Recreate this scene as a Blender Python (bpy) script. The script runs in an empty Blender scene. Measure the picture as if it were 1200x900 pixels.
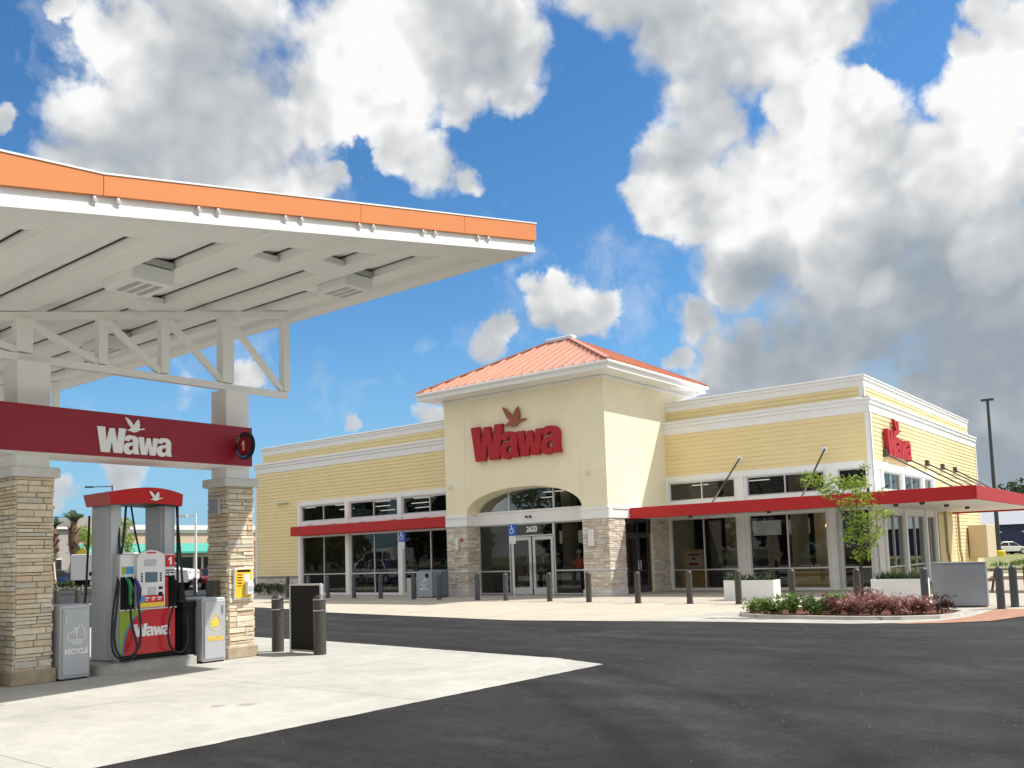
import bpy, bmesh, math, random
from mathutils import Vector, Matrix
random.seed(7)
R = math.radians
scn = bpy.context.scene
COL = scn.collection

# ------------------------------------------------------------------ camera
cam_d = bpy.data.cameras.new('camera'); cam = bpy.data.objects.new('camera', cam_d); COL.objects.link(cam)
R2 = Vector((0.7842648, 0.6196105, -0.0318049)); U2 = Vector((0.0767655, -0.0460405, 0.9959856)); FW = Vector((-0.6156588, 0.7835580, 0.0836727))
cam.matrix_world = Matrix(((R2.x, U2.x, -FW.x, 0), (R2.y, U2.y, -FW.y, 0), (R2.z, U2.z, -FW.z, 1.7), (0, 0, 0, 1)))
cam_d.sensor_width = 36; cam_d.lens = 1051.035 / 1200 * 36; cam_d.shift_y = 112.9 / 1200
cam_d.clip_start = 0.05; cam_d.clip_end = 3000
scn.camera = cam
scn.render.resolution_x = 1024; scn.render.resolution_y = 768

# ------------------------------------------------------------------ light, sky, exposure
SUN = Vector((0.57, 0.53, 1.0)).normalized()
sd = bpy.data.lights.new('sun', 'SUN'); sd.energy = 3.9; sd.angle = R(0.53); sd.color = (1.0, 0.955, 0.88)
so = bpy.data.objects.new('sun', sd); COL.objects.link(so)
so.rotation_euler = SUN.to_track_quat('Z', 'Y').to_euler(); so.location = (0, 0, 60)
scn.view_settings.view_transform = 'Standard'; scn.view_settings.look = 'None'
scn.view_settings.gamma = 1.0; scn.view_settings.use_curve_mapping = False
scn.view_settings.exposure = 0.5

BLOBS = [(-57.57, 27.47, 5.21), (-62.92, 24.79, 2.67), (-61.02, 23.25, 2.45), (-53.46, 24.93, 3.35), (-50.22, 27.45, 2.41), (-61.52, 29.71, 2.34), (-57.56, 31.11, 3.53), (-64.52, 23.01, 1.61), (-55.55, 22.65, 2.61), (-51.63, 23.17, 1.96), (-47.4, 31.16, 3.34), (-42.9, 31.29, 3.88), (-38.67, 30.39, 2.46), (-37.34, 28.1, 1.4), (-40.74, 28.16, 1.5), (-44.71, 27.22, 1.69), (-42.54, 24.64, 1.63), (-46.92, 27.84, 1.67), (-49.48, 23.03, 1.1), (-44.77, 25.1, 1.01), (-40.61, 23.66, 0.72), (-30.32, 32.34, 1.91), (-26.53, 30.45, 2.62), (-22.51, 29.71, 3.35), (-19.05, 30.43, 2.6), (-16.25, 30.52, 1.96), (-24.61, 26.19, 2.32), (-26.36, 24.04, 1.89), (-28.13, 21.55, 1.52), (-17.96, 24.3, 2.76), (-16.65, 25.2, 1.63), (-15.13, 22.43, 2.69), (-21.5, 20.82, 3.79), (-24.95, 20.49, 2.5), (-27.64, 20.51, 1.53), (-16.38, 18.41, 5.09), (-11.05, 20.74, 2.55), (-8.99, 24.25, 2.03), (-7.76, 26.05, 2.37), (-9.64, 27.15, 0.89), (-9.57, 16.79, 4.61), (-16.69, 13.55, 4.7), (-9.11, 11.09, 5.02), (-8.42, 28.47, 1.11), (-23.04, 16.79, 2.5), (-12.02, 13.42, 4.39), (-19.28, 11.31, 3.17), (-7.67, 19.13, 2.42), (-34.03, 15.57, 1.6), (-35.58, 15.53, 1.28), (-32.28, 14.95, 1.06), (-39.25, 13.75, 1.08), (-37.96, 14.35, 0.7), (-34.7, 16.65, 0.74), (-47.85, 8.52, 0.69), (-23.6, 11.45, 2.14), (-26.09, 14.0, 1.34), (-24.98, 9.98, 1.65), (-26.99, 11.97, 0.83), (-54.71, 11.67, 1.0), (-42.96, 9.16, 0.76), (-61.88, 5.27, 1.01), (-65.88, 4.66, 0.86), (-10.44, 4.27, 2.57), (-12.38, 8.1, 2.66), (-68.02, 23.87, 0.56), (-65.06, 30.55, 0.89), (-13.02, 5.2, 1.34)]
SOFT = [(-59.07, 25.3, 3.16), (-56.55, 28.25, 2.28), (-24.78, 23.39, 2.46), (-41.2, 31.3, 2.43), (-61.01, 22.57, 2.23), (-34.52, 14.27, 1.18), (-40.1, 13.24, 0.86)]
GREY = [(-13.02, 12.1, 5.81), (-9.21, 9.67, 5.03), (-20.33, 10.39, 3.95), (-16.09, 15.45, 3.25), (-9.27, 14.88, 2.51), (-21.53, 16.12, 1.98), (-10.87, 4.3, 2.59)]
BRIGHT = [(-18.46, 24.38, 2.78), (-15.9, 25.29, 2.68), (-22.79, 21.22, 2.94), (-27.07, 20.95, 2.03), (-8.0, 25.69, 2.78), (-9.7, 20.91, 2.5), (-48.59, 27.08, 2.93), (-62.94, 27.81, 2.54), (-18.3, 19.17, 2.83), (-45.72, 31.23, 2.88), (-19.06, 30.22, 2.7), (-9.2, 15.8, 1.5), (-18.24, 16.23, 1.62), (-15.61, 15.38, 0.92)]

def nd(nt, t, **kw):
    n = nt.nodes.new(t)
    for k, v in kw.items():
        if k == 'inp':
            for a, b in v.items(): n.inputs[a].default_value = b
        else: setattr(n, k, v)
    return n

def make_world():
    w = bpy.data.worlds.new('World'); scn.world = w; w.use_nodes = True
    nt = w.node_tree; nt.nodes.clear(); L = nt.links.new
    def M(op, a, b=None, c=None, clamp=False):
        n = nt.nodes.new('ShaderNodeMath'); n.operation = op; n.use_clamp = clamp
        for i, x in enumerate((a, b, c)):
            if x is None: continue
            if isinstance(x, (int, float)): n.inputs[i].default_value = x
            else: L(x, n.inputs[i])
        return n.outputs[0]
    sky = nd(nt, 'ShaderNodeTexSky', sky_type='NISHITA', sun_disc=False, sun_elevation=math.asin(SUN.z),
             sun_rotation=math.atan2(SUN.x, SUN.y), altitude=0, air_density=1.0, dust_density=0.35, ozone_density=2.2)
    tc = nt.nodes.new('ShaderNodeTexCoord')
    nrm = nt.nodes.new('ShaderNodeVectorMath'); nrm.operation = 'NORMALIZE'; L(tc.outputs['Generated'], nrm.inputs[0]); D0 = nrm.outputs[0]
    # domain warp
    wn = nd(nt, 'ShaderNodeTexNoise', inp={'Scale': 11.0, 'Detail': 6.0, 'Roughness': 0.6}); L(D0, wn.inputs['Vector'])
    ws = nt.nodes.new('ShaderNodeVectorMath'); ws.operation = 'SUBTRACT'; L(wn.outputs['Color'], ws.inputs[0]); ws.inputs[1].default_value = (.5, .5, .5)
    wm = nt.nodes.new('ShaderNodeVectorMath'); wm.operation = 'SCALE'; L(ws.outputs[0], wm.inputs[0]); wm.inputs['Scale'].default_value = 0.085
    wa = nt.nodes.new('ShaderNodeVectorMath'); wa.operation = 'ADD'; L(D0, wa.inputs[0]); L(wm.outputs[0], wa.inputs[1])
    wv = nt.nodes.new('ShaderNodeVectorMath'); wv.operation = 'NORMALIZE'; L(wa.outputs[0], wv.inputs[0]); DW = wv.outputs[0]
    def blobs(lst, grow):
        acc = None
        for az, el, r in lst:
            c = (math.sin(R(az))*math.cos(R(el)), math.cos(R(az))*math.cos(R(el)), math.sin(R(el)))
            dt = nt.nodes.new('ShaderNodeVectorMath'); dt.operation = 'DOT_PRODUCT'; L(DW, dt.inputs[0]); dt.inputs[1].default_value = c
            mr = nt.nodes.new('ShaderNodeMapRange'); mr.inputs['From Min'].default_value = math.cos(R(r*grow)); mr.inputs['From Max'].default_value = 1.0
            L(dt.outputs['Value'], mr.inputs['Value'])
            acc = mr.outputs[0] if acc is None else M('MAXIMUM', acc, mr.outputs[0])
        return acc
    acc = blobs(BLOBS, 1.55); grey = M('MAXIMUM', blobs(GREY, 1.6), M('MULTIPLY', blobs(SOFT, 1.6), 0.45)); bright = blobs(BRIGHT, 1.5)
    # extra white clouds added outside the view to lift the fill light
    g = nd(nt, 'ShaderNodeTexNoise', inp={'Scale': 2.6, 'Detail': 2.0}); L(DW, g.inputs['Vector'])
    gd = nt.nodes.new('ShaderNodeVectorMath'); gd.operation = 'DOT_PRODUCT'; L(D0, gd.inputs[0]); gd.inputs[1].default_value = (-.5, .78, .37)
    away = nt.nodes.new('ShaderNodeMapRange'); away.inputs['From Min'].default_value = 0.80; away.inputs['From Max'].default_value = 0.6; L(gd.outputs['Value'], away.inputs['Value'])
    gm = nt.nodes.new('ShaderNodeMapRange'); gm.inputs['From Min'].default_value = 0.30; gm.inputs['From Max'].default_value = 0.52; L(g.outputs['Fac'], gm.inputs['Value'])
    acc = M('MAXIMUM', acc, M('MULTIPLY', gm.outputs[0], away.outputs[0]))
    # fine structure
    def fbm(shift, det=9.0):
        v = D0
        if shift:
            a = nt.nodes.new('ShaderNodeVectorMath'); a.operation = 'ADD'; L(D0, a.inputs[0]); a.inputs[1].default_value = shift; v = a.outputs[0]
        n = nd(nt, 'ShaderNodeTexNoise', inp={'Scale': 8.5, 'Detail': det, 'Roughness': 0.61, 'Distortion': 0.15}); L(v, n.inputs['Vector'])
        return n.outputs['Fac']
    f1 = fbm(None); s1 = fbm(None, 3.0); s2 = fbm((0.016, 0.006, 0.018), 3.0)
    def billow(shift):
        v = DB
        if shift:
            a = nt.nodes.new('ShaderNodeVectorMath'); a.operation = 'ADD'; L(DB, a.inputs[0]); a.inputs[1].default_value = shift; v = a.outputs[0]
        n = nt.nodes.new('ShaderNodeTexVoronoi'); n.feature = 'F1'; n.normalize = True
        for k, x in (('Scale', 15.0), ('Detail', 2.6), ('Roughness', 0.5), ('Lacunarity', 2.3)): n.inputs[k].default_value = x
        L(v, n.inputs['Vector']); return M('SUBTRACT', 1.0, n.outputs['Distance'])
    wb = nt.nodes.new('ShaderNodeVectorMath'); wb.operation = 'SCALE'; L(ws.outputs[0], wb.inputs[0]); wb.inputs['Scale'].default_value = 0.05
    wc = nt.nodes.new('ShaderNodeVectorMath'); wc.operation = 'ADD'; L(D0, wc.inputs[0]); L(wb.outputs[0], wc.inputs[1]); DB = wc.outputs[0]
    b1 = billow(None)
    big1 = nd(nt, 'ShaderNodeTexNoise', inp={'Scale': 5.5, 'Detail': 3.0}); L(D0, big1.inputs['Vector'])
    dens = M('ADD', M('ADD', acc, M('MULTIPLY', M('SUBTRACT', f1, 0.5), 1.6)), M('MULTIPLY', M('SUBTRACT', b1, 0.72), 1.3))
    mask = nt.nodes.new('ShaderNodeMapRange'); mask.interpolation_type = 'SMOOTHSTEP'
    mask.inputs['From Min'].default_value = 0.16; L(M('SUBTRACT', 0.78, M('MULTIPLY', bright, 0.34)), mask.inputs['From Max']); L(dens, mask.inputs['Value'])
    # lit / grey side of the billows
    rel = M('MULTIPLY', M('ADD', M('MULTIPLY', M('SUBTRACT', s1, s2), 2.0), M('MULTIPLY', M('SUBTRACT', b1, 0.70), 0.75)), M('SUBTRACT', 1.0, M('MULTIPLY', grey, 0.55)))
    thick = nt.nodes.new('ShaderNodeMapRange'); thick.inputs['From Min'].default_value = 0.0; thick.inputs['From Max'].default_value = 0.9; L(acc, thick.inputs['Value'])
    bigv = M('MULTIPLY', M('SUBTRACT', big1.outputs['Fac'], 0.5), 0.5)
    lit0 = M('ADD', M('ADD', M('SUBTRACT', 0.86, M('MULTIPLY', thick.outputs[0], 0.26)), rel), bigv)
    lit = M('ADD', M('SUBTRACT', lit0, M('MULTIPLY', grey, 0.58)), M('ADD', M('MULTIPLY', bright, 0.40), M('MULTIPLY', away.outputs[0], 0.35)), clamp=True)  # away: clouds out of view whitened further as fill
    ramp = nt.nodes.new('ShaderNodeValToRGB'); L(lit, ramp.inputs[0])
    e = ramp.color_ramp.elements; e[0].position = 0.0; e[0].color = (.27, .315, .36, 1); e[1].position = 1.0; e[1].color = (.80, .80, .79, 1)
    m = ramp.color_ramp.elements.new(0.55); m.color = (.50, .515, .53, 1)
    # thin wisps
    wi = nd(nt, 'ShaderNodeTexNoise', inp={'Scale': 7.0, 'Detail': 8.0, 'Roughness': 0.65}); L(DW, wi.inputs['Vector'])
    wis = nt.nodes.new('ShaderNodeMapRange'); wis.inputs['From Min'].default_value = 0.54; wis.inputs['From Max'].default_value = 0.78; wis.inputs['To Max'].default_value = 0.5; L(wi.outputs['Fac'], wis.inputs['Value'])
    cover = M('MAXIMUM', mask.outputs[0], wis.outputs[0])
    hs = nt.nodes.new('ShaderNodeHueSaturation'); hs.inputs['Saturation'].default_value = 1.22; hs.inputs['Value'].default_value = 1.0; L(sky.outputs[0], hs.inputs['Color'])
    sc = nt.nodes.new('ShaderNodeVectorMath'); sc.operation = 'SCALE'; L(hs.outputs[0], sc.inputs[0]); sc.inputs['Scale'].default_value = 1.0
    tint = nt.nodes.new('ShaderNodeVectorMath'); tint.operation = 'MULTIPLY'; L(sc.outputs[0], tint.inputs[0]); tint.inputs[1].default_value = (0.66, 0.84, 0.90)
    sz = nt.nodes.new('ShaderNodeSeparateXYZ'); L(D0, sz.inputs[0])
    hf = nt.nodes.new('ShaderNodeMapRange'); hf.inputs['From Min'].default_value = 0.0; hf.inputs['From Max'].default_value = 0.24; hf.inputs['To Min'].default_value = 0.85; hf.inputs['To Max'].default_value = 0.0; L(sz.outputs['Z'], hf.inputs['Value'])
    hz = nt.nodes.new('ShaderNodeMix'); hz.data_type = 'RGBA'; L(hf.outputs[0], hz.inputs[0]); L(tint.outputs[0], hz.inputs[6]); hz.inputs[7].default_value = (1.25, 2.65, 4.3, 1)
    # clouds are expressed in the same physical units as the sky (background strength scales both)
    cs = nt.nodes.new('ShaderNodeVectorMath'); cs.operation = 'SCALE'; L(ramp.outputs[0], cs.inputs[0]); cs.inputs['Scale'].default_value = 7.2
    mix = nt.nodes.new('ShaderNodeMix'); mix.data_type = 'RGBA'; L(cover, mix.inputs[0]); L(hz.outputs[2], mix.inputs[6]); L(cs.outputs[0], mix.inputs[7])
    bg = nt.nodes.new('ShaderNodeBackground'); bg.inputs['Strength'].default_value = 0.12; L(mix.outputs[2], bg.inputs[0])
    out = nt.nodes.new('ShaderNodeOutputWorld'); L(bg.outputs[0], out.inputs[0])
    w.cycles.sampling_method = 'MANUAL'; w.cycles.sample_map_resolution = 512
make_world()

# ------------------------------------------------------------------ materials
MATS = {}
def mat(name, col, rough=0.6, metal=0.0, var=0.0, vscale=3.0, bump=0.0, bscale=40.0, spec=None, col2=None, emit=None, estr=0.0, detail=5.0, stretch=None):
    if name in MATS: return MATS[name]
    m = bpy.data.materials.new(name); m.use_nodes = True; nt = m.node_tree; L = nt.links.new
    b = nt.nodes['Principled BSDF']
    b.inputs['Roughness'].default_value = rough; b.inputs['Metallic'].default_value = metal
    b.inputs['Base Color'].default_value = (*col, 1)
    if spec is not None: b.inputs['Specular IOR Level'].default_value = spec
    if emit: b.inputs['Emission Color'].default_value = (*emit, 1); b.inputs['Emission Strength'].default_value = estr
    if var or bump or col2:
        tc = nt.nodes.new('ShaderNodeTexCoord'); vec = tc.outputs['Object']
        if stretch:
            mp = nt.nodes.new('ShaderNodeMapping'); mp.inputs['Scale'].default_value = stretch; L(vec, mp.inputs[0]); vec = mp.outputs[0]
    if var or col2:
        n = nd(nt, 'ShaderNodeTexNoise', inp={'Scale': vscale, 'Detail': detail, 'Roughness': 0.6}); L(vec, n.inputs['Vector'])
        r = nt.nodes.new('ShaderNodeValToRGB'); L(n.outputs['Fac'], r.inputs[0])
        r.color_ramp.elements[0].position = 0.3; r.color_ramp.elements[1].position = 0.7
        c2 = col2 or tuple(c*(1-var) for c in col)
        r.color_ramp.elements[0].color = (*c2, 1); r.color_ramp.elements[1].color = (*[min(1, c*(1+var*0.4)) for c in col], 1)
        L(r.outputs[0], b.inputs['Base Color'])
    if bump:
        n2 = nd(nt, 'ShaderNodeTexNoise', inp={'Scale': bscale, 'Detail': 4.0}); L(vec, n2.inputs['Vector'])
        bp = nt.nodes.new('ShaderNodeBump'); bp.inputs['Strength'].default_value = bump; bp.inputs['Distance'].default_value = 0.02
        L(n2.outputs['Fac'], bp.inputs['Height']); L(bp.outputs[0], b.inputs['Normal'])
    MATS[name] = m; return m

siding = mat('yellow_siding', (.84, .69, .37), .55, var=.05, vscale=1.2, bump=.12, bscale=60)
stucco = mat('cream_stucco', (.90, .82, .60), .85, var=.05, vscale=.9, bump=.25, bscale=90)
white = mat('white_trim', (.84, .84, .83), .45, var=.04, vscale=2)
alum = mat('aluminium_frame', (.62, .63, .63), .35, metal=.55, var=.05)
darkframe = mat('dark_frame', (.045, .05, .055), .4)
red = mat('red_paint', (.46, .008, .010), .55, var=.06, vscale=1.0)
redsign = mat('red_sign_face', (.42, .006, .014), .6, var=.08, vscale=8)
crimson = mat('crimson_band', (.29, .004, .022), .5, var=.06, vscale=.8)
orange = mat('orange_fascia', (.75, .255, .075), .38, var=.06, vscale=.6)
roofm = mat('terracotta_metal', (.74, .36, .245), .35, metal=.15, var=.08, vscale=1.0)
roofd = mat('roof_seam', (.42, .12, .06), .4)
canw = mat('canopy_white', (.92, .915, .89), .5, var=.05, vscale=.7)
canw2 = mat('canopy_trim', (.88, .88, .86), .45, var=.04, vscale=.7)
grit = mat('flat_roof_membrane', (.5, .5, .48), .9, var=.1)
concp = mat('pillar_cap_stone', (.64, .635, .61), .8, var=.12, vscale=3, bump=.2)
plinth = mat('plinth_stone', (.42, .34, .24), .85, var=.25, vscale=6, bump=.5, bscale=30)
STONES = [mat('ledgestone_%s' % n, c, .9, var=.18, vscale=9, bump=.6, bscale=28) for n, c in
          (('cream', (.74, .64, .48)), ('sand', (.68, .56, .39)), ('buff', (.78, .69, .54)), ('grey', (.60, .55, .46)), ('rust', (.66, .50, .34)))]
STONEG = [mat('wallstone_%s' % n, c, .9, var=.22, vscale=6, bump=.5, bscale=20) for n, c in
          (('pale', (.70, .63, .54)), ('buff', (.64, .55, .45)), ('light', (.76, .70, .62)), ('grey', (.56, .51, .45)), ('brown', (.56, .44, .34)))]
grout = mat('stone_gap', (.46, .38, .28), .95)
steel = mat('brushed_steel', (.46, .475, .50), .45, metal=.3, var=.08, vscale=3, stretch=(1, 1, .15))
greym = mat('light_grey_metal', (.50, .515, .54), .45, metal=.25, var=.06)
greybox = mat('cabinet_grey', (.30, .33, .37), .4, metal=.3, var=.08, vscale=1.5)
bolm = mat('bollard_brown_grey', (.062, .054, .048), .45, var=.12, vscale=8)
bold = mat('bollard_slate', (.07, .075, .09), .45, var=.12, vscale=8)
black = mat('black_plastic', (.007, .007, .008), .5, spec=.2)
rubber = mat('black_rubber', (.010, .010, .011), .5)
chrome = mat('chrome_band', (.7, .7, .7), .25, metal=1.0)
plastic = mat('white_plastic', (.74, .74, .73), .35)
panelred = mat('pump_red', (.55, .015, .022), .25)
pumpcap = mat('pump_cap_red', (.52, .012, .016), .3)
pgreen = mat('pump_green', (.30, .42, .035), .3)
pblue = mat('pump_blue', (.05, .30, .55), .3)
pyel = mat('pump_yellow', (.80, .60, .04), .3)
whitep = mat('white_letters', (.85, .85, .85), .4)
yelp = mat('yellow_letters', (.80, .55, .03), .45)
signblue = mat('sign_blue', (.02, .10, .48), .4)
screenm = mat('screen_glass', (.10, .16, .22), .08)
bronze = mat('bronze_bird', (.30, .09, .045), .5)
conc_dirty = mat('island_concrete', (.42, .41, .37), .85, var=.25, vscale=5, bump=.3)
soil = mat('red_mulch', (.16, .055, .025), .95, var=.5, vscale=25, bump=1.0, bscale=60)
brick = mat('brick_red_paving', (.42, .22, .14), .85, var=.25, vscale=4, bump=.2)
bark = mat('bark', (.11, .08, .055), .9, var=.4, vscale=12, bump=.6)
palmbark = mat('palm_bark', (.20, .12, .07), .95, var=.45, vscale=9, bump=.8, bscale=25)
tyre = mat('tyre', (.015, .015, .016), .8)
wood = mat('wood_panel', (.68, .42, .13), .5, var=.2, vscale=4)
tint = mat('car_glass', (.01, .012, .015), .05)

def leafmat(name, c, c2, tr=.25):
    if name in MATS: return MATS[name]
    m = bpy.data.materials.new(name); m.use_nodes = True; nt = m.node_tree; L = nt.links.new
    b = nt.nodes['Principled BSDF']; b.inputs['Roughness'].default_value = .5
    tc = nt.nodes.new('ShaderNodeTexCoord')
    n = nd(nt, 'ShaderNodeTexNoise', inp={'Scale': 7.0, 'Detail': 3.0}); L(tc.outputs['Object'], n.inputs['Vector'])
    r = nt.nodes.new('ShaderNodeValToRGB'); r.color_ramp.elements[0].position = .35; r.color_ramp.elements[1].position = .65
    r.color_ramp.elements[0].color = (*c, 1); r.color_ramp.elements[1].color = (*c2, 1); L(n.outputs['Fac'], r.inputs[0]); L(r.outputs[0], b.inputs['Base Color'])
    t = nt.nodes.new('ShaderNodeBsdfTranslucent'); L(r.outputs[0], t.inputs['Color'])
    mx = nt.nodes.new('ShaderNodeMixShader'); mx.inputs[0].default_value = tr; L(b.outputs[0], mx.inputs[1]); L(t.outputs[0], mx.inputs[2])
    L(mx.outputs[0], nt.nodes['Material Output'].inputs[0]); MATS[name] = m; return m
leaf_young = leafmat('young_leaves', (.20, .31, .03), (.38, .48, .08), .5)
leaf_shrub = leafmat('shrub_leaves', (.12, .21, .04), (.27, .38, .10))
leaf_pink = leafmat('burgundy_leaves', (.26, .08, .08), (.52, .30, .26))
leaf_dark = leafmat('dark_burgundy_leaves', (.07, .025, .025), (.13, .05, .04))
leaf_palm = leafmat('palm_leaves', (.05, .10, .03), (.12, .20, .05))
leaf_far = leafmat('far_leaves', (.03, .055, .02), (.07, .11, .035))
etch = mat('etched_white', (.88, .88, .88), .5)
petal = mat('white_petals', (.8, .8, .76), .6)
grassm = leafmat('grass_blades', (.07, .12, .02), (.15, .21, .05))

def glassmat(name='window_glass', tintc=(.62, .65, .66), gain=1.15):
    m = bpy.data.materials.new(name); m.use_nodes = True; nt = m.node_tree; L = nt.links.new
    nt.nodes.remove(nt.nodes['Principled BSDF'])
    t = nt.nodes.new('ShaderNodeBsdfTransparent'); t.inputs[0].default_value = (*tintc, 1)
    g = nt.nodes.new('ShaderNodeBsdfGlossy'); g.inputs['Roughness'].default_value = .015; g.inputs[0].default_value = (.9, .93, .95, 1)
    f = nt.nodes.new('ShaderNodeFresnel'); f.inputs[0].default_value = 1.5
    tc = nt.nodes.new('ShaderNodeTexCoord')
    n = nd(nt, 'ShaderNodeTexNoise', inp={'Scale': 1.3, 'Detail': 1.0}); L(tc.outputs['Object'], n.inputs['Vector'])
    bp = nt.nodes.new('ShaderNodeBump'); bp.inputs['Strength'].default_value = .05; bp.inputs['Distance'].default_value = .02; L(n.outputs['Fac'], bp.inputs['Height']); L(bp.outputs[0], g.inputs['Normal'])
    k = nt.nodes.new('ShaderNodeMath'); k.operation = 'MULTIPLY'; k.inputs[1].default_value = gain; k.use_clamp = True; L(f.outputs[0], k.inputs[0])
    mx = nt.nodes.new('ShaderNodeMixShader'); L(k.outputs[0], mx.inputs[0]); L(t.outputs[0], mx.inputs[1]); L(g.outputs[0], mx.inputs[2])
    L(mx.outputs[0], nt.nodes['Material Output'].inputs[0]); return m
glass = glassmat()

# ground materials with marks of their own
def asphalt_mat():
    m = bpy.data.materials.new('asphalt'); m.use_nodes = True; nt = m.node_tree; L = nt.links.new; b = nt.nodes['Principled BSDF']
    tc = nt.nodes.new('ShaderNodeTexCoord'); v = tc.outputs['Object']
    n1 = nd(nt, 'ShaderNodeTexNoise', inp={'Scale': .30, 'Detail': 7.0, 'Roughness': .6, 'Distortion': .8}); L(v, n1.inputs['Vector'])
    mp = nt.nodes.new('ShaderNodeMapping'); mp.inputs['Scale'].default_value = (.06, .9, 1); mp.inputs['Rotation'].default_value = (0, 0, R(14)); L(v, mp.inputs[0])
    n2 = nd(nt, 'ShaderNodeTexNoise', inp={'Scale': 1.0, 'Detail': 6.0, 'Roughness': .65, 'Distortion': .4}); L(mp.outputs[0], n2.inputs['Vector'])
    n3 = nd(nt, 'ShaderNodeTexNoise', inp={'Scale': 90.0, 'Detail': 3.0, 'Roughness': .8}); L(v, n3.inputs['Vector'])
    n4 = nd(nt, 'ShaderNodeTexVoronoi', inp={'Scale': 11.0}); L(v, n4.inputs['Vector'])
    def rmp(src, p0, c0, p1, c1):
        r = nt.nodes.new('ShaderNodeValToRGB'); L(src, r.inputs[0]); r.color_ramp.elements[0].position = p0; r.color_ramp.elements[1].position = p1
        r.color_ramp.elements[0].color = (c0, c0*.99, c0*.99, 1); r.color_ramp.elements[1].color = (c1, c1*.985, c1*.98, 1); return r.outputs[0]
    def mul(a, c):
        x = nt.nodes.new('ShaderNodeMix'); x.data_type = 'RGBA'; x.blend_type = 'MULTIPLY'; x.inputs[0].default_value = 1; L(a, x.inputs[6]); L(c, x.inputs[7]); return x.outputs[2]
    base = rmp(n1.outputs['Fac'], .32, .012, .70, .042)
    n7 = nd(nt, 'ShaderNodeTexNoise', inp={'Scale': 5.0, 'Detail': 9.0, 'Roughness': .78, 'Distortion': .5}); L(v, n7.inputs['Vector'])
    n8 = nd(nt, 'ShaderNodeTexNoise', inp={'Scale': 30.0, 'Detail': 5.0, 'Roughness': .85}); L(v, n8.inputs['Vector'])
    c = mul(mul(base, rmp(n2.outputs['Fac'], .36, .70, .66, 1.25)), rmp(n3.outputs['Fac'], .3, .5, .72, 1.55))
    c = mul(mul(c, rmp(n7.outputs['Fac'], .35, .68, .66, 1.35)), rmp(n8.outputs['Fac'], .32, .42, .68, 1.75))
    # curved wheel tracks left by turning cars: dark and polished, or dusty between them
    wob = nd(nt, 'ShaderNodeTexNoise', inp={'Scale': .6, 'Detail': 5.0, 'Roughness': .65}); L(v, wob.inputs['Vector'])
    def track(cx_, cy_, rad, wd, val, c):
        dv = nt.nodes.new('ShaderNodeVectorMath'); dv.operation = 'DISTANCE'; L(v, dv.inputs[0]); dv.inputs[1].default_value = (cx_, cy_, 0)
        a = nt.nodes.new('ShaderNodeMath'); a.operation = 'MULTIPLY_ADD'; L(wob.outputs['Fac'], a.inputs[0]); a.inputs[1].default_value = .9; L(dv.outputs['Value'], a.inputs[2])
        k = nt.nodes.new('ShaderNodeMath'); k.operation = 'SUBTRACT'; L(a.outputs[0], k.inputs[0]); k.inputs[1].default_value = rad+.45
        q = nt.nodes.new('ShaderNodeMath'); q.operation = 'ABSOLUTE'; L(k.outputs[0], q.inputs[0])
        mr = nt.nodes.new('ShaderNodeMapRange'); mr.interpolation_type = 'SMOOTHSTEP'; mr.inputs['From Max'].default_value = wd; mr.inputs['To Min'].default_value = val; mr.inputs['To Max'].default_value = 1; L(q.outputs[0], mr.inputs['Value'])
        cb_ = nt.nodes.new('ShaderNodeVectorMath'); cb_.operation = 'SCALE'; L(c, cb_.inputs[0]); L(mr.outputs[0], cb_.inputs['Scale']); return cb_.outputs[0]
    for tr_ in ((-14.5, -2.5, 13.9, .30, .55), (-14.5, -2.5, 15.6, .30, .6), (-14.5, -2.5, 14.8, .35, 1.5), (-15.0, -3.0, 19.2, .35, .7), (-15.0, -3.0, 20.6, .3, .72), (-13.0, 60.0, 43.6, .28, .72), (-13.0, 60.0, 45.3, .28, .74), (-13.0, 60.0, 44.4, .4, 1.35), (-3.0, -8.0, 17.0, .5, 1.3)):
        c = track(*tr_, c)
    # pale grit specks
    r = nt.nodes.new('ShaderNodeValToRGB'); L(n4.outputs['Distance'], r.inputs[0]); r.color_ramp.elements[0].position = .0; r.color_ramp.elements[0].color = (1, 1, 1, 1); r.color_ramp.elements[1].position = .07; r.color_ramp.elements[1].color = (0, 0, 0, 1)
    n5 = nd(nt, 'ShaderNodeTexNoise', inp={'Scale': 2.2, 'Detail': 2.0}); L(v, n5.inputs['Vector'])
    g = nt.nodes.new('ShaderNodeMapRange'); g.inputs['From Min'].default_value = .50; g.inputs['From Max'].default_value = .64; g.inputs['To Max'].default_value = .85; L(n5.outputs['Fac'], g.inputs['Value'])
    ml = nt.nodes.new('ShaderNodeMath'); ml.operation = 'MULTIPLY'; L(r.outputs[0], ml.inputs[0]); L(g.outputs[0], ml.inputs[1])
    x = nt.nodes.new('ShaderNodeMix'); x.data_type = 'RGBA'; L(ml.outputs[0], x.inputs[0]); L(c, x.inputs[6]); x.inputs[7].default_value = (.35, .35, .34, 1)
    # a few dry dusty sweeps
    n6 = nd(nt, 'ShaderNodeTexNoise', inp={'Scale': .5, 'Detail': 7.0, 'Roughness': .7, 'Distortion': 2.0}); L(v, n6.inputs['Vector'])
    d = nt.nodes.new('ShaderNodeMapRange'); d.inputs['From Min'].default_value = .55; d.inputs['From Max'].default_value = .75; d.inputs['To Max'].default_value = .35; L(n6.outputs['Fac'], d.inputs['Value'])
    y = nt.nodes.new('ShaderNodeMix'); y.data_type = 'RGBA'; L(d.outputs[0], y.inputs[0]); L(x.outputs[2], y.inputs[6]); y.inputs[7].default_value = (.125, .123, .12, 1)
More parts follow.
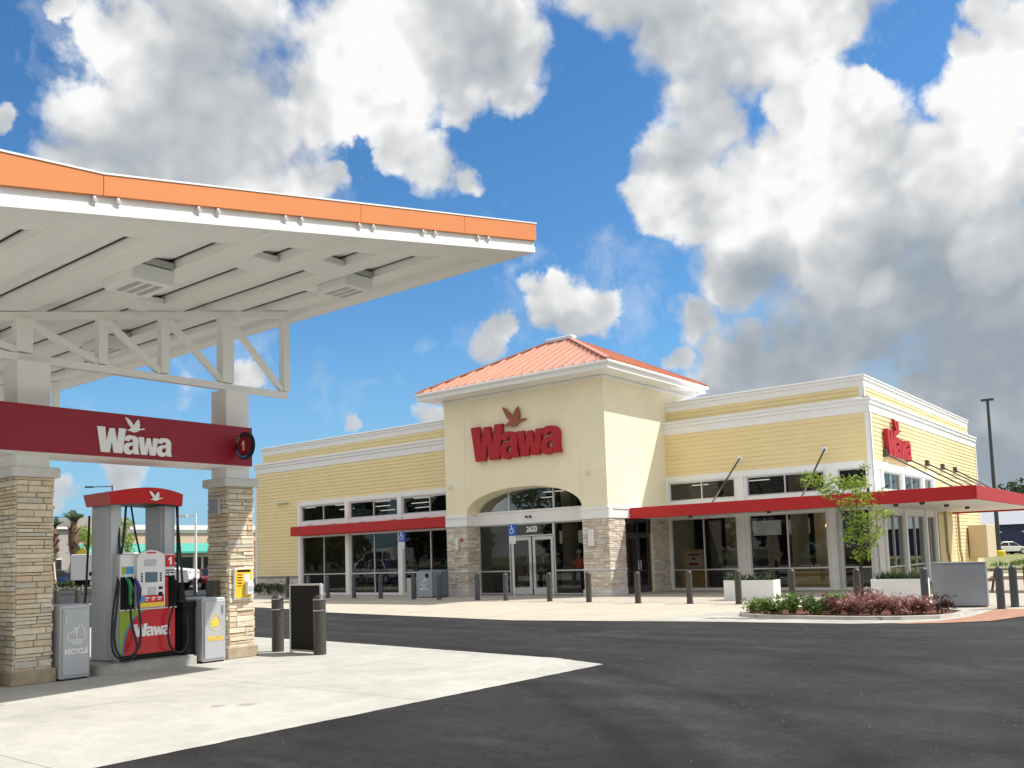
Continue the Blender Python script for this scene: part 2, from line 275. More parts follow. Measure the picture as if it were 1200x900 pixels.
    L(y.outputs[2], b.inputs['Base Color']); b.inputs['Roughness'].default_value = .82; b.inputs['Specular IOR Level'].default_value = .35
    bp = nt.nodes.new('ShaderNodeBump'); bp.inputs['Strength'].default_value = 1.0; bp.inputs['Distance'].default_value = .03; L(n8.outputs['Fac'], bp.inputs['Height']); L(bp.outputs[0], b.inputs['Normal'])
    return m
def concrete_mat(name, col, jx, jy, jw=.012, stain=.10, spots=()):
    m = bpy.data.materials.new(name); m.use_nodes = True; nt = m.node_tree; L = nt.links.new; b = nt.nodes['Principled BSDF']
    tc = nt.nodes.new('ShaderNodeTexCoord'); v = tc.outputs['Object']
    n1 = nd(nt, 'ShaderNodeTexNoise', inp={'Scale': .7, 'Detail': 7.0, 'Roughness': .62, 'Distortion': .6}); L(v, n1.inputs['Vector'])
    n3 = nd(nt, 'ShaderNodeTexNoise', inp={'Scale': 60.0, 'Detail': 3.0, 'Roughness': .7}); L(v, n3.inputs['Vector'])
    r = nt.nodes.new('ShaderNodeValToRGB'); L(n1.outputs['Fac'], r.inputs[0]); r.color_ramp.elements[0].position = .3; r.color_ramp.elements[1].position = .62
    r.color_ramp.elements[0].color = (*[c*(1-stain*1.4) for c in col], 1); r.color_ramp.elements[1].color = (*col, 1)
    r3 = nt.nodes.new('ShaderNodeMapRange'); r3.inputs['From Min'].default_value = .3; r3.inputs['From Max'].default_value = .7; r3.inputs['To Min'].default_value = .9; r3.inputs['To Max'].default_value = 1.06; L(n3.outputs['Fac'], r3.inputs['Value'])
    # small dark drips and spots
    n4 = nd(nt, 'ShaderNodeTexNoise', inp={'Scale': 4.5, 'Detail': 3.0, 'Roughness': .7}); L(v, n4.inputs['Vector'])
    sp = nt.nodes.new('ShaderNodeMapRange'); sp.inputs['From Min'].default_value = .70; sp.inputs['From Max'].default_value = .74; sp.inputs['To Min'].default_value = 1; sp.inputs['To Max'].default_value = .72; L(n4.outputs['Fac'], sp.inputs['Value'])
    s = nt.nodes.new('ShaderNodeSeparateXYZ'); L(v, s.inputs[0])
    def joint(o, step, off):
        a = nt.nodes.new('ShaderNodeMath'); a.operation = 'ADD'; L(o, a.inputs[0]); a.inputs[1].default_value = 1000*step + off
        q = nt.nodes.new('ShaderNodeMath'); q.operation = 'PINGPONG'; L(a.outputs[0], q.inputs[0]); q.inputs[1].default_value = step/2
        z = nt.nodes.new('ShaderNodeMath'); z.operation = 'GREATER_THAN'; L(q.outputs[0], z.inputs[0]); z.inputs[1].default_value = jw/2
        k = nt.nodes.new('ShaderNodeMapRange'); k.inputs['To Min'].default_value = .5; L(z.outputs[0], k.inputs['Value']); return k.outputs[0]
    def mm(a, c):
        x = nt.nodes.new('ShaderNodeMath'); x.operation = 'MULTIPLY'; L(a, x.inputs[0]); L(c, x.inputs[1]); return x.outputs[0]
    f = mm(mm(joint(s.outputs['X'], *jx), joint(s.outputs['Y'], *jy)), mm(r3.outputs[0], sp.outputs[0]))
    n9 = nd(nt, 'ShaderNodeTexNoise', inp={'Scale': 3.2, 'Detail': 8.0, 'Roughness': .75}); L(v, n9.inputs['Vector'])
    r9 = nt.nodes.new('ShaderNodeMapRange'); r9.inputs['From Min'].default_value = .3; r9.inputs['From Max'].default_value = .7; r9.inputs['To Min'].default_value = .86; r9.inputs['To Max'].default_value = 1.08; L(n9.outputs['Fac'], r9.inputs['Value'])
    vr = nd(nt, 'ShaderNodeTexVoronoi', inp={'Scale': 7.0}); L(v, vr.inputs['Vector'])
    rv = nt.nodes.new('ShaderNodeMapRange'); rv.inputs['From Min'].default_value = .03; rv.inputs['From Max'].default_value = .09; rv.inputs['To Min'].default_value = .72; L(vr.outputs['Distance'], rv.inputs['Value'])
    f = mm(f, mm(r9.outputs[0], rv.outputs[0]))
    sc = nt.nodes.new('ShaderNodeVectorMath'); sc.operation = 'SCALE'; L(r.outputs[0], sc.inputs[0]); L(f, sc.inputs['Scale'])
    colr = sc.outputs[0]
    for sx_, sy_ in spots:
        dv = nt.nodes.new('ShaderNodeVectorMath'); dv.operation = 'DISTANCE'; L(v, dv.inputs[0]); dv.inputs[1].default_value = (sx_, sy_, .006)
        ad = nt.nodes.new('ShaderNodeMath'); ad.operation = 'ADD'; L(dv.outputs['Value'], ad.inputs[0]); an = nt.nodes.new('ShaderNodeMath'); an.operation = 'MULTIPLY'; an.inputs[1].default_value = .12; L(n9.outputs['Fac'], an.inputs[0]); L(an.outputs[0], ad.inputs[1])
        mr = nt.nodes.new('ShaderNodeMapRange'); mr.inputs['From Min'].default_value = .13; mr.inputs['From Max'].default_value = .19; mr.inputs['To Min'].default_value = .6; mr.inputs['To Max'].default_value = 0; L(ad.outputs[0], mr.inputs['Value'])
        mxx = nt.nodes.new('ShaderNodeMix'); mxx.data_type = 'RGBA'; L(mr.outputs[0], mxx.inputs[0]); L(colr, mxx.inputs[6]); mxx.inputs[7].default_value = (.27, .21, .13, 1); colr = mxx.outputs[2]
    L(colr, b.inputs['Base Color']); b.inputs['Roughness'].default_value = .85
    bp = nt.nodes.new('ShaderNodeBump'); bp.inputs['Strength'].default_value = .25; bp.inputs['Distance'].default_value = .01; L(n3.outputs['Fac'], bp.inputs['Height']); L(bp.outputs[0], b.inputs['Normal'])
    return m
asph = asphalt_mat()
padm = concrete_mat('pad_concrete', (.54, .525, .47), (9.0, 2.2), (4.2, .5), .016, .15, [(-9.66, 6.4), (-9.42, 6.64), (-12.4, 5.0)])
walkm = concrete_mat('walk_concrete', (.50, .45, .38), (3.0, .4), (1.8, .3), .02)
apronm = concrete_mat('apron_concrete', (.56, .50, .40), (4.0, .4), (3.5, .3), .02)
kerbm = concrete_mat('kerb_concrete', (.52, .50, .44), (3.0, .1), (3.0, .1), .015, .2)

# ------------------------------------------------------------------ mesh builder
SPLIT = {'stone_pier', 'window_casing', 'awning_rod', 'trim_panel', 'teal_awning', 'soffit_lamp', 'brick_pier', 'purlin_bolt', 'awning_bracket', 'cornice', 'nozzle_bay', 'side_column', 'downpipe', 'ceiling_light', 'deck_joint', 'edge_soffit', 'door_sensor', 'parapet_coping', 'fascia', 'belt_course', 'hose_retractor', 'bumper', 'poster', 'box_door', 'cargo_box', 'interior_floor', 'parapet', 'siding', 'grade_buttons', 'plate_text', 'print', 'leg_frame', 'number_figure', 'soffit', 'roof'}
class MB:
    def __init__(s): s.v = []; s.f = []; s.m = []; s.mats = []
    def mi(s, mt):
        if mt not in s.mats: s.mats.append(mt)
        return s.mats.index(mt)
    def add(s, vs, fs, mt):
        b = len(s.v); s.v += [tuple(v) for v in vs]; k = s.mi(mt)
        for f in fs: s.f.append(tuple(b+i for i in f)); s.m.append(k)
    def quad(s, a, b, c, d, mt): s.add([a, b, c, d], [(0, 1, 2, 3)], mt)
    def box(s, x0, x1, y0, y1, z0, z1, mt, ch=0.0):
        if ch:
            ch = min(ch, abs(x1-x0)*.45, abs(y1-y0)*.45, abs(z1-z0)*.45)
            vs = []
            for z, i in ((z0, ch), (z0+ch, 0), (z1-ch, 0), (z1, ch)):
                X0, X1, Y0, Y1 = x0+i, x1-i, y0+i, y1-i
                c = ch if i == 0 else ch*.5
                vs += [(X0+c, Y0, z), (X1-c, Y0, z), (X1, Y0+c, z), (X1, Y1-c, z), (X1-c, Y1, z), (X0+c, Y1, z), (X0, Y1-c, z), (X0, Y0+c, z)]
            fs = [tuple(range(7, -1, -1)), tuple(range(24, 32))]
            for r in range(3):
                for i in range(8): j = (i+1) % 8; fs.append((r*8+i, r*8+j, r*8+8+j, r*8+8+i))
            s.add(vs, fs, mt); return
        s.add([(x0, y0, z0), (x1, y0, z0), (x1, y1, z0), (x0, y1, z0), (x0, y0, z1), (x1, y0, z1), (x1, y1, z1), (x0, y1, z1)],
              [(3, 2, 1, 0), (4, 5, 6, 7), (0, 1, 5, 4), (1, 2, 6, 5), (2, 3, 7, 6), (3, 0, 4, 7)], mt)
    def prism(s, poly, z0, z1, mt):
        n = len(poly)
        s.add([(x, y, z0) for x, y in poly] + [(x, y, z1) for x, y in poly],
              [tuple(range(n-1, -1, -1)), tuple(range(n, 2*n))] + [(i, (i+1) % n, n+(i+1) % n, n+i) for i in range(n)], mt)
    def extr(s, poly3, d, mt):       # any planar polygon pushed by vector d
        n = len(poly3); d = Vector(d)
        s.add([tuple(p) for p in poly3] + [tuple(Vector(p)+d) for p in poly3],
              [tuple(range(n-1, -1, -1)), tuple(range(n, 2*n))] + [(i, (i+1) % n, n+(i+1) % n, n+i) for i in range(n)], mt)
    def tube(s, path, r, mt, n=8, cap=True):
        path = [Vector(p) for p in path]; rs = r if isinstance(r, (list, tuple)) else [r]*len(path)
        b = len(s.v); k = s.mi(mt); ref = None
        for i, p in enumerate(path):
            t = (path[min(i+1, len(path)-1)] - path[max(i-1, 0)]).normalized()
            if ref is None: ref = t.orthogonal().normalized()
            ref = (ref - t*ref.dot(t)).normalized(); q = t.cross(ref)
            for j in range(n):
                a = 2*math.pi*j/n; s.v.append(tuple(p + (ref*math.cos(a)+q*math.sin(a))*rs[i]))
        for i in range(len(path)-1):
            for j in range(n):
                jj = (j+1) % n; s.f.append((b+i*n+j, b+i*n+jj, b+(i+1)*n+jj, b+(i+1)*n+j)); s.m.append(k)
        if cap:
            s.f.append(tuple(b+j for j in range(n-1, -1, -1))); s.m.append(k)
            e = b+(len(path)-1)*n; s.f.append(tuple(e+j for j in range(n))); s.m.append(k)
    def beam(s, a, b_, w, h, mt):
        a, b_ = Vector(a), Vector(b_); t = (b_-a).normalized(); up = Vector((0, 0, 1))
        if abs(t.z) > .95: up = Vector((0, 1, 0))
        r = t.cross(up).normalized(); u = r.cross(t)
        vs = [p + r*sx*w/2 + u*sy*h/2 for p in (a, b_) for sx, sy in ((-1, -1), (1, -1), (1, 1), (-1, 1))]
        s.add(vs, [(3, 2, 1, 0), (4, 5, 6, 7), (0, 1, 5, 4), (1, 2, 6, 5), (2, 3, 7, 6), (3, 0, 4, 7)], mt)
    def lathe(s, c, prof, mt, n=20):
        b = len(s.v); k = s.mi(mt)
        for r, z in prof:
            for j in range(n):
                a = 2*math.pi*j/n; s.v.append((c[0]+r*math.cos(a), c[1]+r*math.sin(a), c[2]+z))
        for i in range(len(prof)-1):
            for j in range(n): jj = (j+1) % n; s.f.append((b+i*n+j, b+i*n+jj, b+(i+1)*n+jj, b+(i+1)*n+j)); s.m.append(k)
        s.f.append(tuple(b+j for j in range(n-1, -1, -1))); s.m.append(k)
        e = b+(len(prof)-1)*n; s.f.append(tuple(e+j for j in range(n))); s.m.append(k)
    def clusters(s):
        n = len(s.v); up = list(range(n))
        def fd(i):
            while up[i] != i: up[i] = up[up[i]]; i = up[i]
            return i
        for f in s.f:
            for j in f[1:]: up[fd(f[0])] = fd(j)
        bb = {}
        for i, v in enumerate(s.v):
            k = fd(i); b = bb.setdefault(k, [list(v), list(v)])
            for a in range(3): b[0][a] = min(b[0][a], v[a]); b[1][a] = max(b[1][a], v[a])
        ks = list(bb); par = {k: k for k in ks}
        def g(k):
            while par[k] != k: k = par[k]
            return k
        for i, a in enumerate(ks):
            for b in ks[i+1:]:
                if all(bb[a][0][t]-.03 <= bb[b][1][t] and bb[b][0][t]-.03 <= bb[a][1][t] for t in range(3)):
                    x, y = g(a), g(b)
                    if x != y: par[x] = y
        return [g(fd(f[0])) for f in s.f]
    def build(s, name, parent=None, smooth=False, bevel=0.0):
        if parent and name in SPLIT:
            cl = s.clusters(); ids = list(dict.fromkeys(cl)); outs = []
            if len(ids) > 1:
                for k in ids:
                    q = MB(); mp = {}
                    for f, mi_, c in zip(s.f, s.m, cl):
                        if c != k: continue
                        for i in f:
                            if i not in mp: mp[i] = len(q.v); q.v.append(s.v[i])
                        q.f.append(tuple(mp[i] for i in f)); q.m.append(q.mi(s.mats[mi_]))
                    outs.append(q._build(name, parent, smooth, bevel))
                return outs[0]
        return s._build(name, parent, smooth, bevel)
    def _build(s, name, parent=None, smooth=False, bevel=0.0):
        me = bpy.data.meshes.new(name); off = Vector(parent['_base']) if parent else Vector((0, 0, 0))
        me.from_pydata([tuple(Vector(v)-off) for v in s.v], [], s.f)
        for mt in s.mats: me.materials.append(mt)
        me.polygons.foreach_set('material_index', s.m)
        if smooth: me.polygons.foreach_set('use_smooth', [True]*len(s.f))
        me.update()
        o = bpy.data.objects.new(name, me); COL.objects.link(o)
        if parent: o.parent = parent
        if parent and parent.type == 'MESH' : pass
        o['_base'] = tuple(off)
        if bevel:
            bv = o.modifiers.new('bevel', 'BEVEL'); bv.width = bevel; bv.segments = 2; bv.limit_method = 'ANGLE'; bv.angle_limit = R(40)
        return o

def tag(o, label, cat=None, group=None, kind=None):
    if label: o['label'] = label
    if cat: o['category'] = cat
    if group: o['group'] = group
    if kind: o['kind'] = kind
    return o
def thing(name, base, label, cat, group=None):
    o = bpy.data.objects.new(name, None); COL.objects.link(o); o.location = base; o['_base'] = tuple(base); o.empty_display_size = .2
    return tag(o, label, cat, group)
def solo(mb, name, label, cat, group=None, base=None, smooth=False, bevel=0.0):    # a thing that is one mesh
    if base is None: base = min(mb.v, key=lambda v: v[2])
    class P: pass
    me_off = Vector(base)
    mb.v = [tuple(Vector(v)-me_off) for v in mb.v]
    o = mb.build(name, None, smooth, bevel); o.location = base; o['_base'] = tuple(base)
    return tag(o, label, cat, group)
def setting(mb, name):
    o = mb.build(name); o['kind'] = 'structure'; return o
def dup(root, loc, rotz=None, label=None):
    r = root.copy(); COL.objects.link(r); r.location = loc
    if rotz is not None: r.rotation_euler = (0, 0, rotz)
    if label: r['label'] = label
    for ch in list(root.children):
        c = ch.copy(); COL.objects.link(c); c.parent = r
        for g in list(ch.children):
            d = g.copy(); COL.objects.link(d); d.parent = c
    return r
FX = (Vector((1, 0, 0)), Vector((0, -1, 0)))    # facade that looks towards -Y
SX = (Vector((0, 1, 0)), Vector((1, 0, 0)))     # facade that looks towards +X

# flat filled outlines (letters, emblems) given thickness
def outline(splines, thick, smooth=False, res=6):
    cu = bpy.data.curves.new('outline', 'CURVE'); cu.dimensions = '2D'; cu.fill_mode = 'BOTH'; cu.extrude = thick/2; cu.resolution_u = res
    for pts in splines:
        if smooth:
            sp = cu.splines.new('BEZIER'); sp.bezier_points.add(len(pts)-1)
            for i, p in enumerate(pts):
                bp = sp.bezier_points[i]; bp.co = (p[0], p[1], 0)
                h = 'VECTOR' if len(p) > 2 else 'AUTO'; bp.handle_left_type = h; bp.handle_right_type = h
        else:
            sp = cu.splines.new('POLY'); sp.points.add(len(pts)-1)
            for i, p in enumerate(pts): sp.points[i].co = (p[0], p[1], 0, 1)
        sp.use_cyclic_u = True
    return curve_geo(cu)
def curve_geo(cu):
    o = bpy.data.objects.new('tmp', cu); COL.objects.link(o)
    dg = bpy.context.evaluated_depsgraph_get(); me = o.evaluated_get(dg).to_mesh()
    vs = [v.co.copy() for v in me.vertices]; fs = [tuple(p.vertices) for p in me.polygons]
    o.evaluated_get(dg).to_mesh_clear(); bpy.data.objects.remove(o); bpy.data.curves.remove(cu); return vs, fs
def text_geo(s, size, thick, bold=0.0, shear=0.0):
    cu = bpy.data.curves.new('text', 'FONT'); cu.body = s; cu.size = size; cu.extrude = thick/2; cu.offset = bold; cu.shear = shear
    cu.align_x = 'CENTER'; cu.align_y = 'CENTER'; cu.resolution_u = 4
    return curve_geo(cu)
def put2d(mb, geo, origin, fr, mt, sx=1.0, sy=None, lift=0.0):
    right, nrm = fr; sy = sx if sy is None else sy; o = Vector(origin)
    mb.add([o + right*v.x*sx + Vector((0, 0, 1))*v.y*sy + nrm*(v.z+lift) for v in geo[0]], geo[1], mt)

W_ = [(0, 1), (.27, 1), (.315, .45), (.42, .97), (.60, .97), (.69, .45), (.75, 1), (1.0, 1), (.87, 0), (.57, 0), (.505, .46), (.43, 0), (.13, 0)]
A_O = [(.08, .70, 1), (.10, .86), (.28, .99), (.50, 1.0), (.76, .96), (.92, .80), (.93, .55), (.93, .20), (.99, 0, 1), (.66, 0, 1), (.62, .10, 1), (.46, -.02), (.25, -.03), (.05, .09), (0, .28), (.07, .47), (.24, .58), (.46, .61), (.60, .65, 1), (.57, .76), (.49, .80), (.41, .76), (.38, .68, 1)]
A_I = [(.60, .46, 1), (.44, .43), (.34, .36), (.34, .25), (.42, .19), (.53, .21), (.60, .31)]
BIRD = [(0, 1), (.16, .90), (.30, .72), (.42, .50), (.47, .62), (.55, .80), (.66, .93), (.71, .70), (.72, .50), (.68, .36), (.75, .33), (.84, .34), (.90, .37), (1.0, .34), (.91, .28), (.82, .26), (.70, .22), (.58, .10), (.42, .06), (.26, .13), (.05, .14), (.20, .24), (.30, .34), (.20, .48), (.09, .72)]
def logo(origin, fr, width, thick, mt_letters, mt_bird, name_parent, name='logo_lettering', birdname='bird_emblem', bird_thick=None, glow=None):
    """four heavy letters with a flying goose above; origin = lower left corner"""
    k = width; mb = MB()
    def sc(pts, x0, w, y0, h): return [((x0+p[0]*w)*k, (y0+p[1]*h)*k) + tuple(p[2:]) for p in pts]
    put2d(mb, outline([sc(W_, 0, .37, 0, .315)], thick), origin, fr, mt_letters, lift=thick/2)
    put2d(mb, outline([sc(A_O, .335, .215, 0, .235), sc(A_I, .335, .215, 0, .235)], thick, True), origin, fr, mt_letters, lift=thick/2+.002)
    put2d(mb, outline([sc(W_, .535, .27, 0, .225)], thick), origin, fr, mt_letters, lift=thick/2+.004)
    put2d(mb, outline([sc(A_O, .785, .215, 0, .235), sc(A_I, .785, .215, 0, .235)], thick, True), origin, fr, mt_letters, lift=thick/2+.006)
    o = mb.build(name, name_parent)
    mb = MB(); put2d(mb, outline([sc(BIRD, .36, .27, .265, .20)], bird_thick or thick), origin, fr, mt_bird, lift=(bird_thick or thick)/2)
    return o, mb.build(birdname, name_parent)
ONE = [[(0, .76), (.24, 1.0), (.46, 1.0), (.46, 0), (.20, 0), (.20, .70), (0, .56)]]
def one_geo(h, t): return outline([[((p[0]-.26)*h, (p[1]-.5)*h) for p in ONE[0]]], t)
bird_geo = lambda w, t: outline([[(p[0]*w, p[1]*w*.72) for p in BIRD]], t)

# wall surfaces
def clap(mb, org, fr, w, z0, z1, mt, pitch=.178):
    right, nrm = fr; o = Vector(org); n = max(1, round((z1-z0)/pitch)); p = (z1-z0)/n
    for i in range(n):
        a, b = z0+i*p, z0+(i+1)*p
        def P(x, z, d): q = o + right*x + nrm*(d*1.5); return (q.x, q.y, z)
        mb.quad(P(0, a, .022), P(w, a, .022), P(w, b, .004), P(0, b, .004), mt)
        mb.quad(P(0, a, 0), P(w, a, 0), P(w, a, .022), P(0, a, .022), mt)
        mb.add([P(0, a, .022), P(0, b, .004), P(0, a, 0)], [(0, 1, 2)], mt); mb.add([P(w, a, .022), P(w, b, .004), P(w, a, 0)], [(0, 1, 2)], mt)
def stones(mb, org, fr, w, z0, z1, mats, rh=(.045, .11), ln=(.14, .48), pr=(.006, .04), rng=random):
    right, nrm = fr; o = Vector(org); z = z0; up = Vector((0, 0, 1))
    while z < z1-.01:
        h = min(rng.uniform(*rh), z1-z)
        if z1-z-h < .03: h = z1-z
        x = -rng.uniform(0, .01)
        while x < w-.005:
            l = rng.uniform(*ln)
            if w-x-l < .08: l = w-x+rng.uniform(0, .01)
            d = rng.uniform(*pr); g = .004; j = lambda: rng.uniform(-.006, .006)
            base = [o + right*(x+g) + up*(z+g-o.z), o + right*(x+l-g) + up*(z+g-o.z), o + right*(x+l-g) + up*(z+h-g-o.z), o + right*(x+g) + up*(z+h-g-o.z)]
            fr_ = [b + nrm*(d+j()) + right*(s*.006) + up*(t*.004) for b, s, t in zip(base, (1, -1, -1, 1), (1, 1, -1, -1))]
            r = rng.random(); mt = mats[0 if r < .3 else 1 if r < .55 else 2 if r < .82 else 3 if r < .93 else 4]
            mb.add(base+fr_, [(4, 5, 6, 7), (0, 1, 5, 4), (1, 2, 6, 5), (2, 3, 7, 6), (3, 0, 4, 7)], mt)
            x += l
        z += h
def wall(mb, org, fr, w, z0, z1, th, opens, mt):
    """wall slab with rectangular openings (x0,x1,z0,z1); grows backwards from its face"""
    right, nrm = fr; o = Vector(org)
    xs = sorted({0, w, *[a for q in opens for a in q[:2]]}); zs = sorted({z0, z1, *[a for q in opens for a in q[2:]]})
    isop = lambda x, z: any(q[0] < x < q[1] and q[2] < z < q[3] for q in opens)
    def P(x, z, d): q = o + right*x + nrm*d; return (q.x, q.y, z)
    cell = {(i, j): not isop((xs[i]+xs[i+1])/2, (zs[j]+zs[j+1])/2) for i in range(len(xs)-1) for j in range(len(zs)-1)}
    for (i, j), s in cell.items():
        if not s: continue
        a, b, c, d = xs[i], xs[i+1], zs[j], zs[j+1]
        mb.quad(P(a, c, 0), P(b, c, 0), P(b, d, 0), P(a, d, 0), mt); mb.quad(P(b, c, -th), P(a, c, -th), P(a, d, -th), P(b, d, -th), mt)
        if not cell.get((i-1, j)): mb.quad(P(a, c, -th), P(a, c, 0), P(a, d, 0), P(a, d, -th), mt)
        if not cell.get((i+1, j)): mb.quad(P(b, c, 0), P(b, c, -th), P(b, d, -th), P(b, d, 0), mt)
        if not cell.get((i, j-1)): mb.quad(P(a, c, 0), P(a, c, -th), P(b, c, -th), P(b, c, 0), mt)
        if not cell.get((i, j+1)): mb.quad(P(a, d, 0), P(b, d, 0), P(b, d, -th), P(a, d, -th), mt)
def fbox(mb, org, fr, x0, x1, z0, z1, d0, d1, mt, ch=0.0):
    """box in facade coordinates: x along, z up, d outwards"""
    right, nrm = fr; o = Vector(org); a = o + right*x0 + nrm*d0; b = o + right*x1 + nrm*d1
    mb.box(min(a.x, b.x), max(a.x, b.x), min(a.y, b.y), max(a.y, b.y), z0, z1, mt, ch)
def window(parent, org, fr, x0, x1, z0, z1, bars=(), trans=(), mt=None, fw=.055, d=-.10):
    mt = mt or alum; mb = MB()
    fbox(mb, org, fr, x0, x1, z1-fw, z1, d-.05, d+.05, mt); fbox(mb, org, fr, x0, x1, z0, z0+fw, d-.05, d+.05, mt)
    fbox(mb, org, fr, x0, x0+fw, z0+fw, z1-fw, d-.05, d+.05, mt); fbox(mb, org, fr, x1-fw, x1, z0+fw, z1-fw, d-.05, d+.05, mt)
    zz = [z0+fw] + [t for t in trans] + [z1-fw]
    for b in bars: fbox(mb, org, fr, b-fw/2, b+fw/2, z0+fw, z1-fw, d-.048, d+.048, mt)
    xs = [x0+fw] + [b for b in bars] + [x1-fw]
    for t in trans:
        for i in range(len(xs)-1): fbox(mb, org, fr, xs[i]+(fw/2 if i else 0), xs[i+1]-(fw/2 if i < len(xs)-2 else 0), t-fw/2, t+fw/2, d-.046, d+.046, mt)
    o = mb.build('window', parent)
    g = MB(); right, nrm = fr; c = Vector(org)
    P = lambda x, z: tuple((c + right*x + nrm*d).xy) + (z,)
    g.quad(P(x0+fw, z0+fw), P(x1-fw, z0+fw), P(x1-fw, z1-fw), P(x0+fw, z1-fw), glass); g.build('pane', o)
    return o

# ------------------------------------------------------------------ the ground
def sheet(name, poly, z, mt, thick=0.0):
    mb = MB()
    if thick: mb.prism(poly, z-thick, z, mt)
    else: mb.add([(x, y, z) for x, y in poly], [tuple(range(len(poly)))], mt)
    return setting(mb, name)
far_ground = mat('far_ground', (.16, .17, .09), .95, var=.4, vscale=.05, col2=(.10, .13, .045))
sheet('ground', [(-900, -900), (900, -900), (900, 1500), (-900, 1500)], -.012, far_ground)
sheet('asphalt', [(-110, -60), (14, -60), (14, 21), (14, 62), (-9, 62), (-9, 36), (-44, 36), (-44, 72), (-110, 72)], 0.0, asph)
def ragged(pts, step, amp, rng=random.Random(3)):
    out = []
    for a, b in zip(pts, pts[1:]):
        a, b = Vector(a), Vector(b); n_ = max(1, int((b-a).length/step)); t = (b-a).normalized()
        for i in range(n_): out.append(tuple(a.lerp(b, i/n_) + Vector((-t.y, t.x))*(rng.gauss(0, amp) if i else 0)))
    return out + [pts[-1]]
sheet('concrete_pad', [(-45, -12)] + ragged([(-7.9, -12), (-7.72, 3.9), (-7.55, 11.72), (-8.63, 12.1), (-9.83, 12.2), (-15.1, 12.72)], .13, .008) + [(-27.6, 13.1), (-45, 13.6)], .006, padm)
sheet('apron_concrete', [(-44, 21.6), (-29.4, 21.5), (-23.6, 19.9), (-14.85, 18.7), (-8.9, 19.7), (-8.4, 20.1), (-8.3, 24.9), (-3.9, 24.9), (-3.9, 26.2), (-44, 26.2)], .006, apronm)
sheet('sidewalk', [(-44, 26.1), (-3.4, 26.1), (-3.4, 56), (-9.9, 56), (-9.9, 34.8), (-44, 34.8)], .010, walkm)
sheet('brick_paving', [(-5.6, 19.95), (-4.75, 20.4), (-3.95, 21.2), (-3.5, 22.8), (-3.3, 24.95), (-4.5, 24.95), (-4.55, 22.4), (-4.95, 20.9)], .012, brick)
sheet('gutter', [(-11.6, 19.35), (-8.9, 19.6), (-6.38, 19.8), (-4.95, 20.55), (-4.4, 22.3), (-4.4, 24.9), (-8.35, 24.9), (-10.6, 22.4)], .0095, kerbm)
# planting bed with a rolled kerb
bed_out = [(-9.9, 21.9), (-9.5, 21.15), (-8.85, 20.8), (-7.6, 20.7), (-6.6, 20.75), (-5.7, 21.0), (-5.0, 21.5), (-4.72, 22.2), (-4.75, 23.2), (-5.3, 23.75), (-6.6, 23.95), (-8.4, 23.95), (-9.4, 23.6), (-9.8, 22.8)]
cx = sum(p[0] for p in bed_out)/len(bed_out); cy = sum(p[1] for p in bed_out)/len(bed_out)
def inset(poly, d):
    out = []
    n = len(poly)
    for i in range(n):
        a, b, c = Vector(poly[i-1]), Vector(poly[i]), Vector(poly[(i+1) % n]); t = (c-a).normalized(); nn = Vector((-t.y, t.x))
        out.append(tuple(b + nn*d))
    return out
bed_in = inset(bed_out, .17)
mb = MB(); n = len(bed_out)
mid = inset(bed_out, .03)
v = [(x, y, .0) for x, y in bed_out] + [(x, y, .085) for x, y in mid] + [(x, y, .09) for x, y in bed_in] + [(x, y, .0) for x, y in bed_in]
mb.add(v, [(r*n+i, r*n+(i+1) % n, (r+1)*n+(i+1) % n, (r+1)*n+i) for r in range(3) for i in range(n)], kerbm)
setting(mb, 'kerb')
mb = MB(); mb.add([(x, y, .06) for x, y in bed_in], [tuple(range(n))], soil)
for _ in range(500):
    x, y = random.uniform(-10, -4.6), random.uniform(19.7, 23.8)
    if all((Vector(bed_in[(i+1) % n])-Vector(bed_in[i])).cross(Vector((x, y))-Vector(bed_in[i])) > .05 for i in range(n)):
        s = random.uniform(.02, .07); a = random.uniform(0, 3.1); dx, dy = math.cos(a)*s, math.sin(a)*s
        mb.add([(x-dx, y-dy, .065), (x+dy*.3, y-dx*.3, .08), (x+dx, y+dy, .07+random.uniform(0, .02)), (x-dy*.3, y+dx*.3, .085)], [(0, 1, 2, 3)], soil)
setting(mb, 'mulch_soil')
# kerbs of the parking rows behind the pumps
mb = MB(); mb.box(-110, -56, 37.6, 37.8, 0, .13, kerbm, .03); setting(mb, 'kerb')
sheet('verge', [(-110, 37.8), (-56, 37.8), (-56, 43), (-110, 43)], .06, mat('verge_grass', (.10, .14, .03), .95, var=.5, vscale=2.0))
sheet('verge', [(-9, 52), (60, 52), (60, 125), (-30, 125)], .03, mat('dry_grass', (.27, .24, .10), .95, var=.4, vscale=.6, col2=(.12, .17, .04)))

# ------------------------------------------------------------------ the store
XL, XR, YL, YR, YB = -42.42, -10.06, 30.64, 34.65, 53.2
TX0, TX1, TY = -27.2, -18.69, 29.78
store = thing('store_building', (-24, 36, 0), 'yellow sided convenience store with cream entrance tower, stone piers and long red awnings', 'store')
def B(mb, name, par=None, **k): return mb.build(name, par or store, **k)
oF = (0, YL, 0)
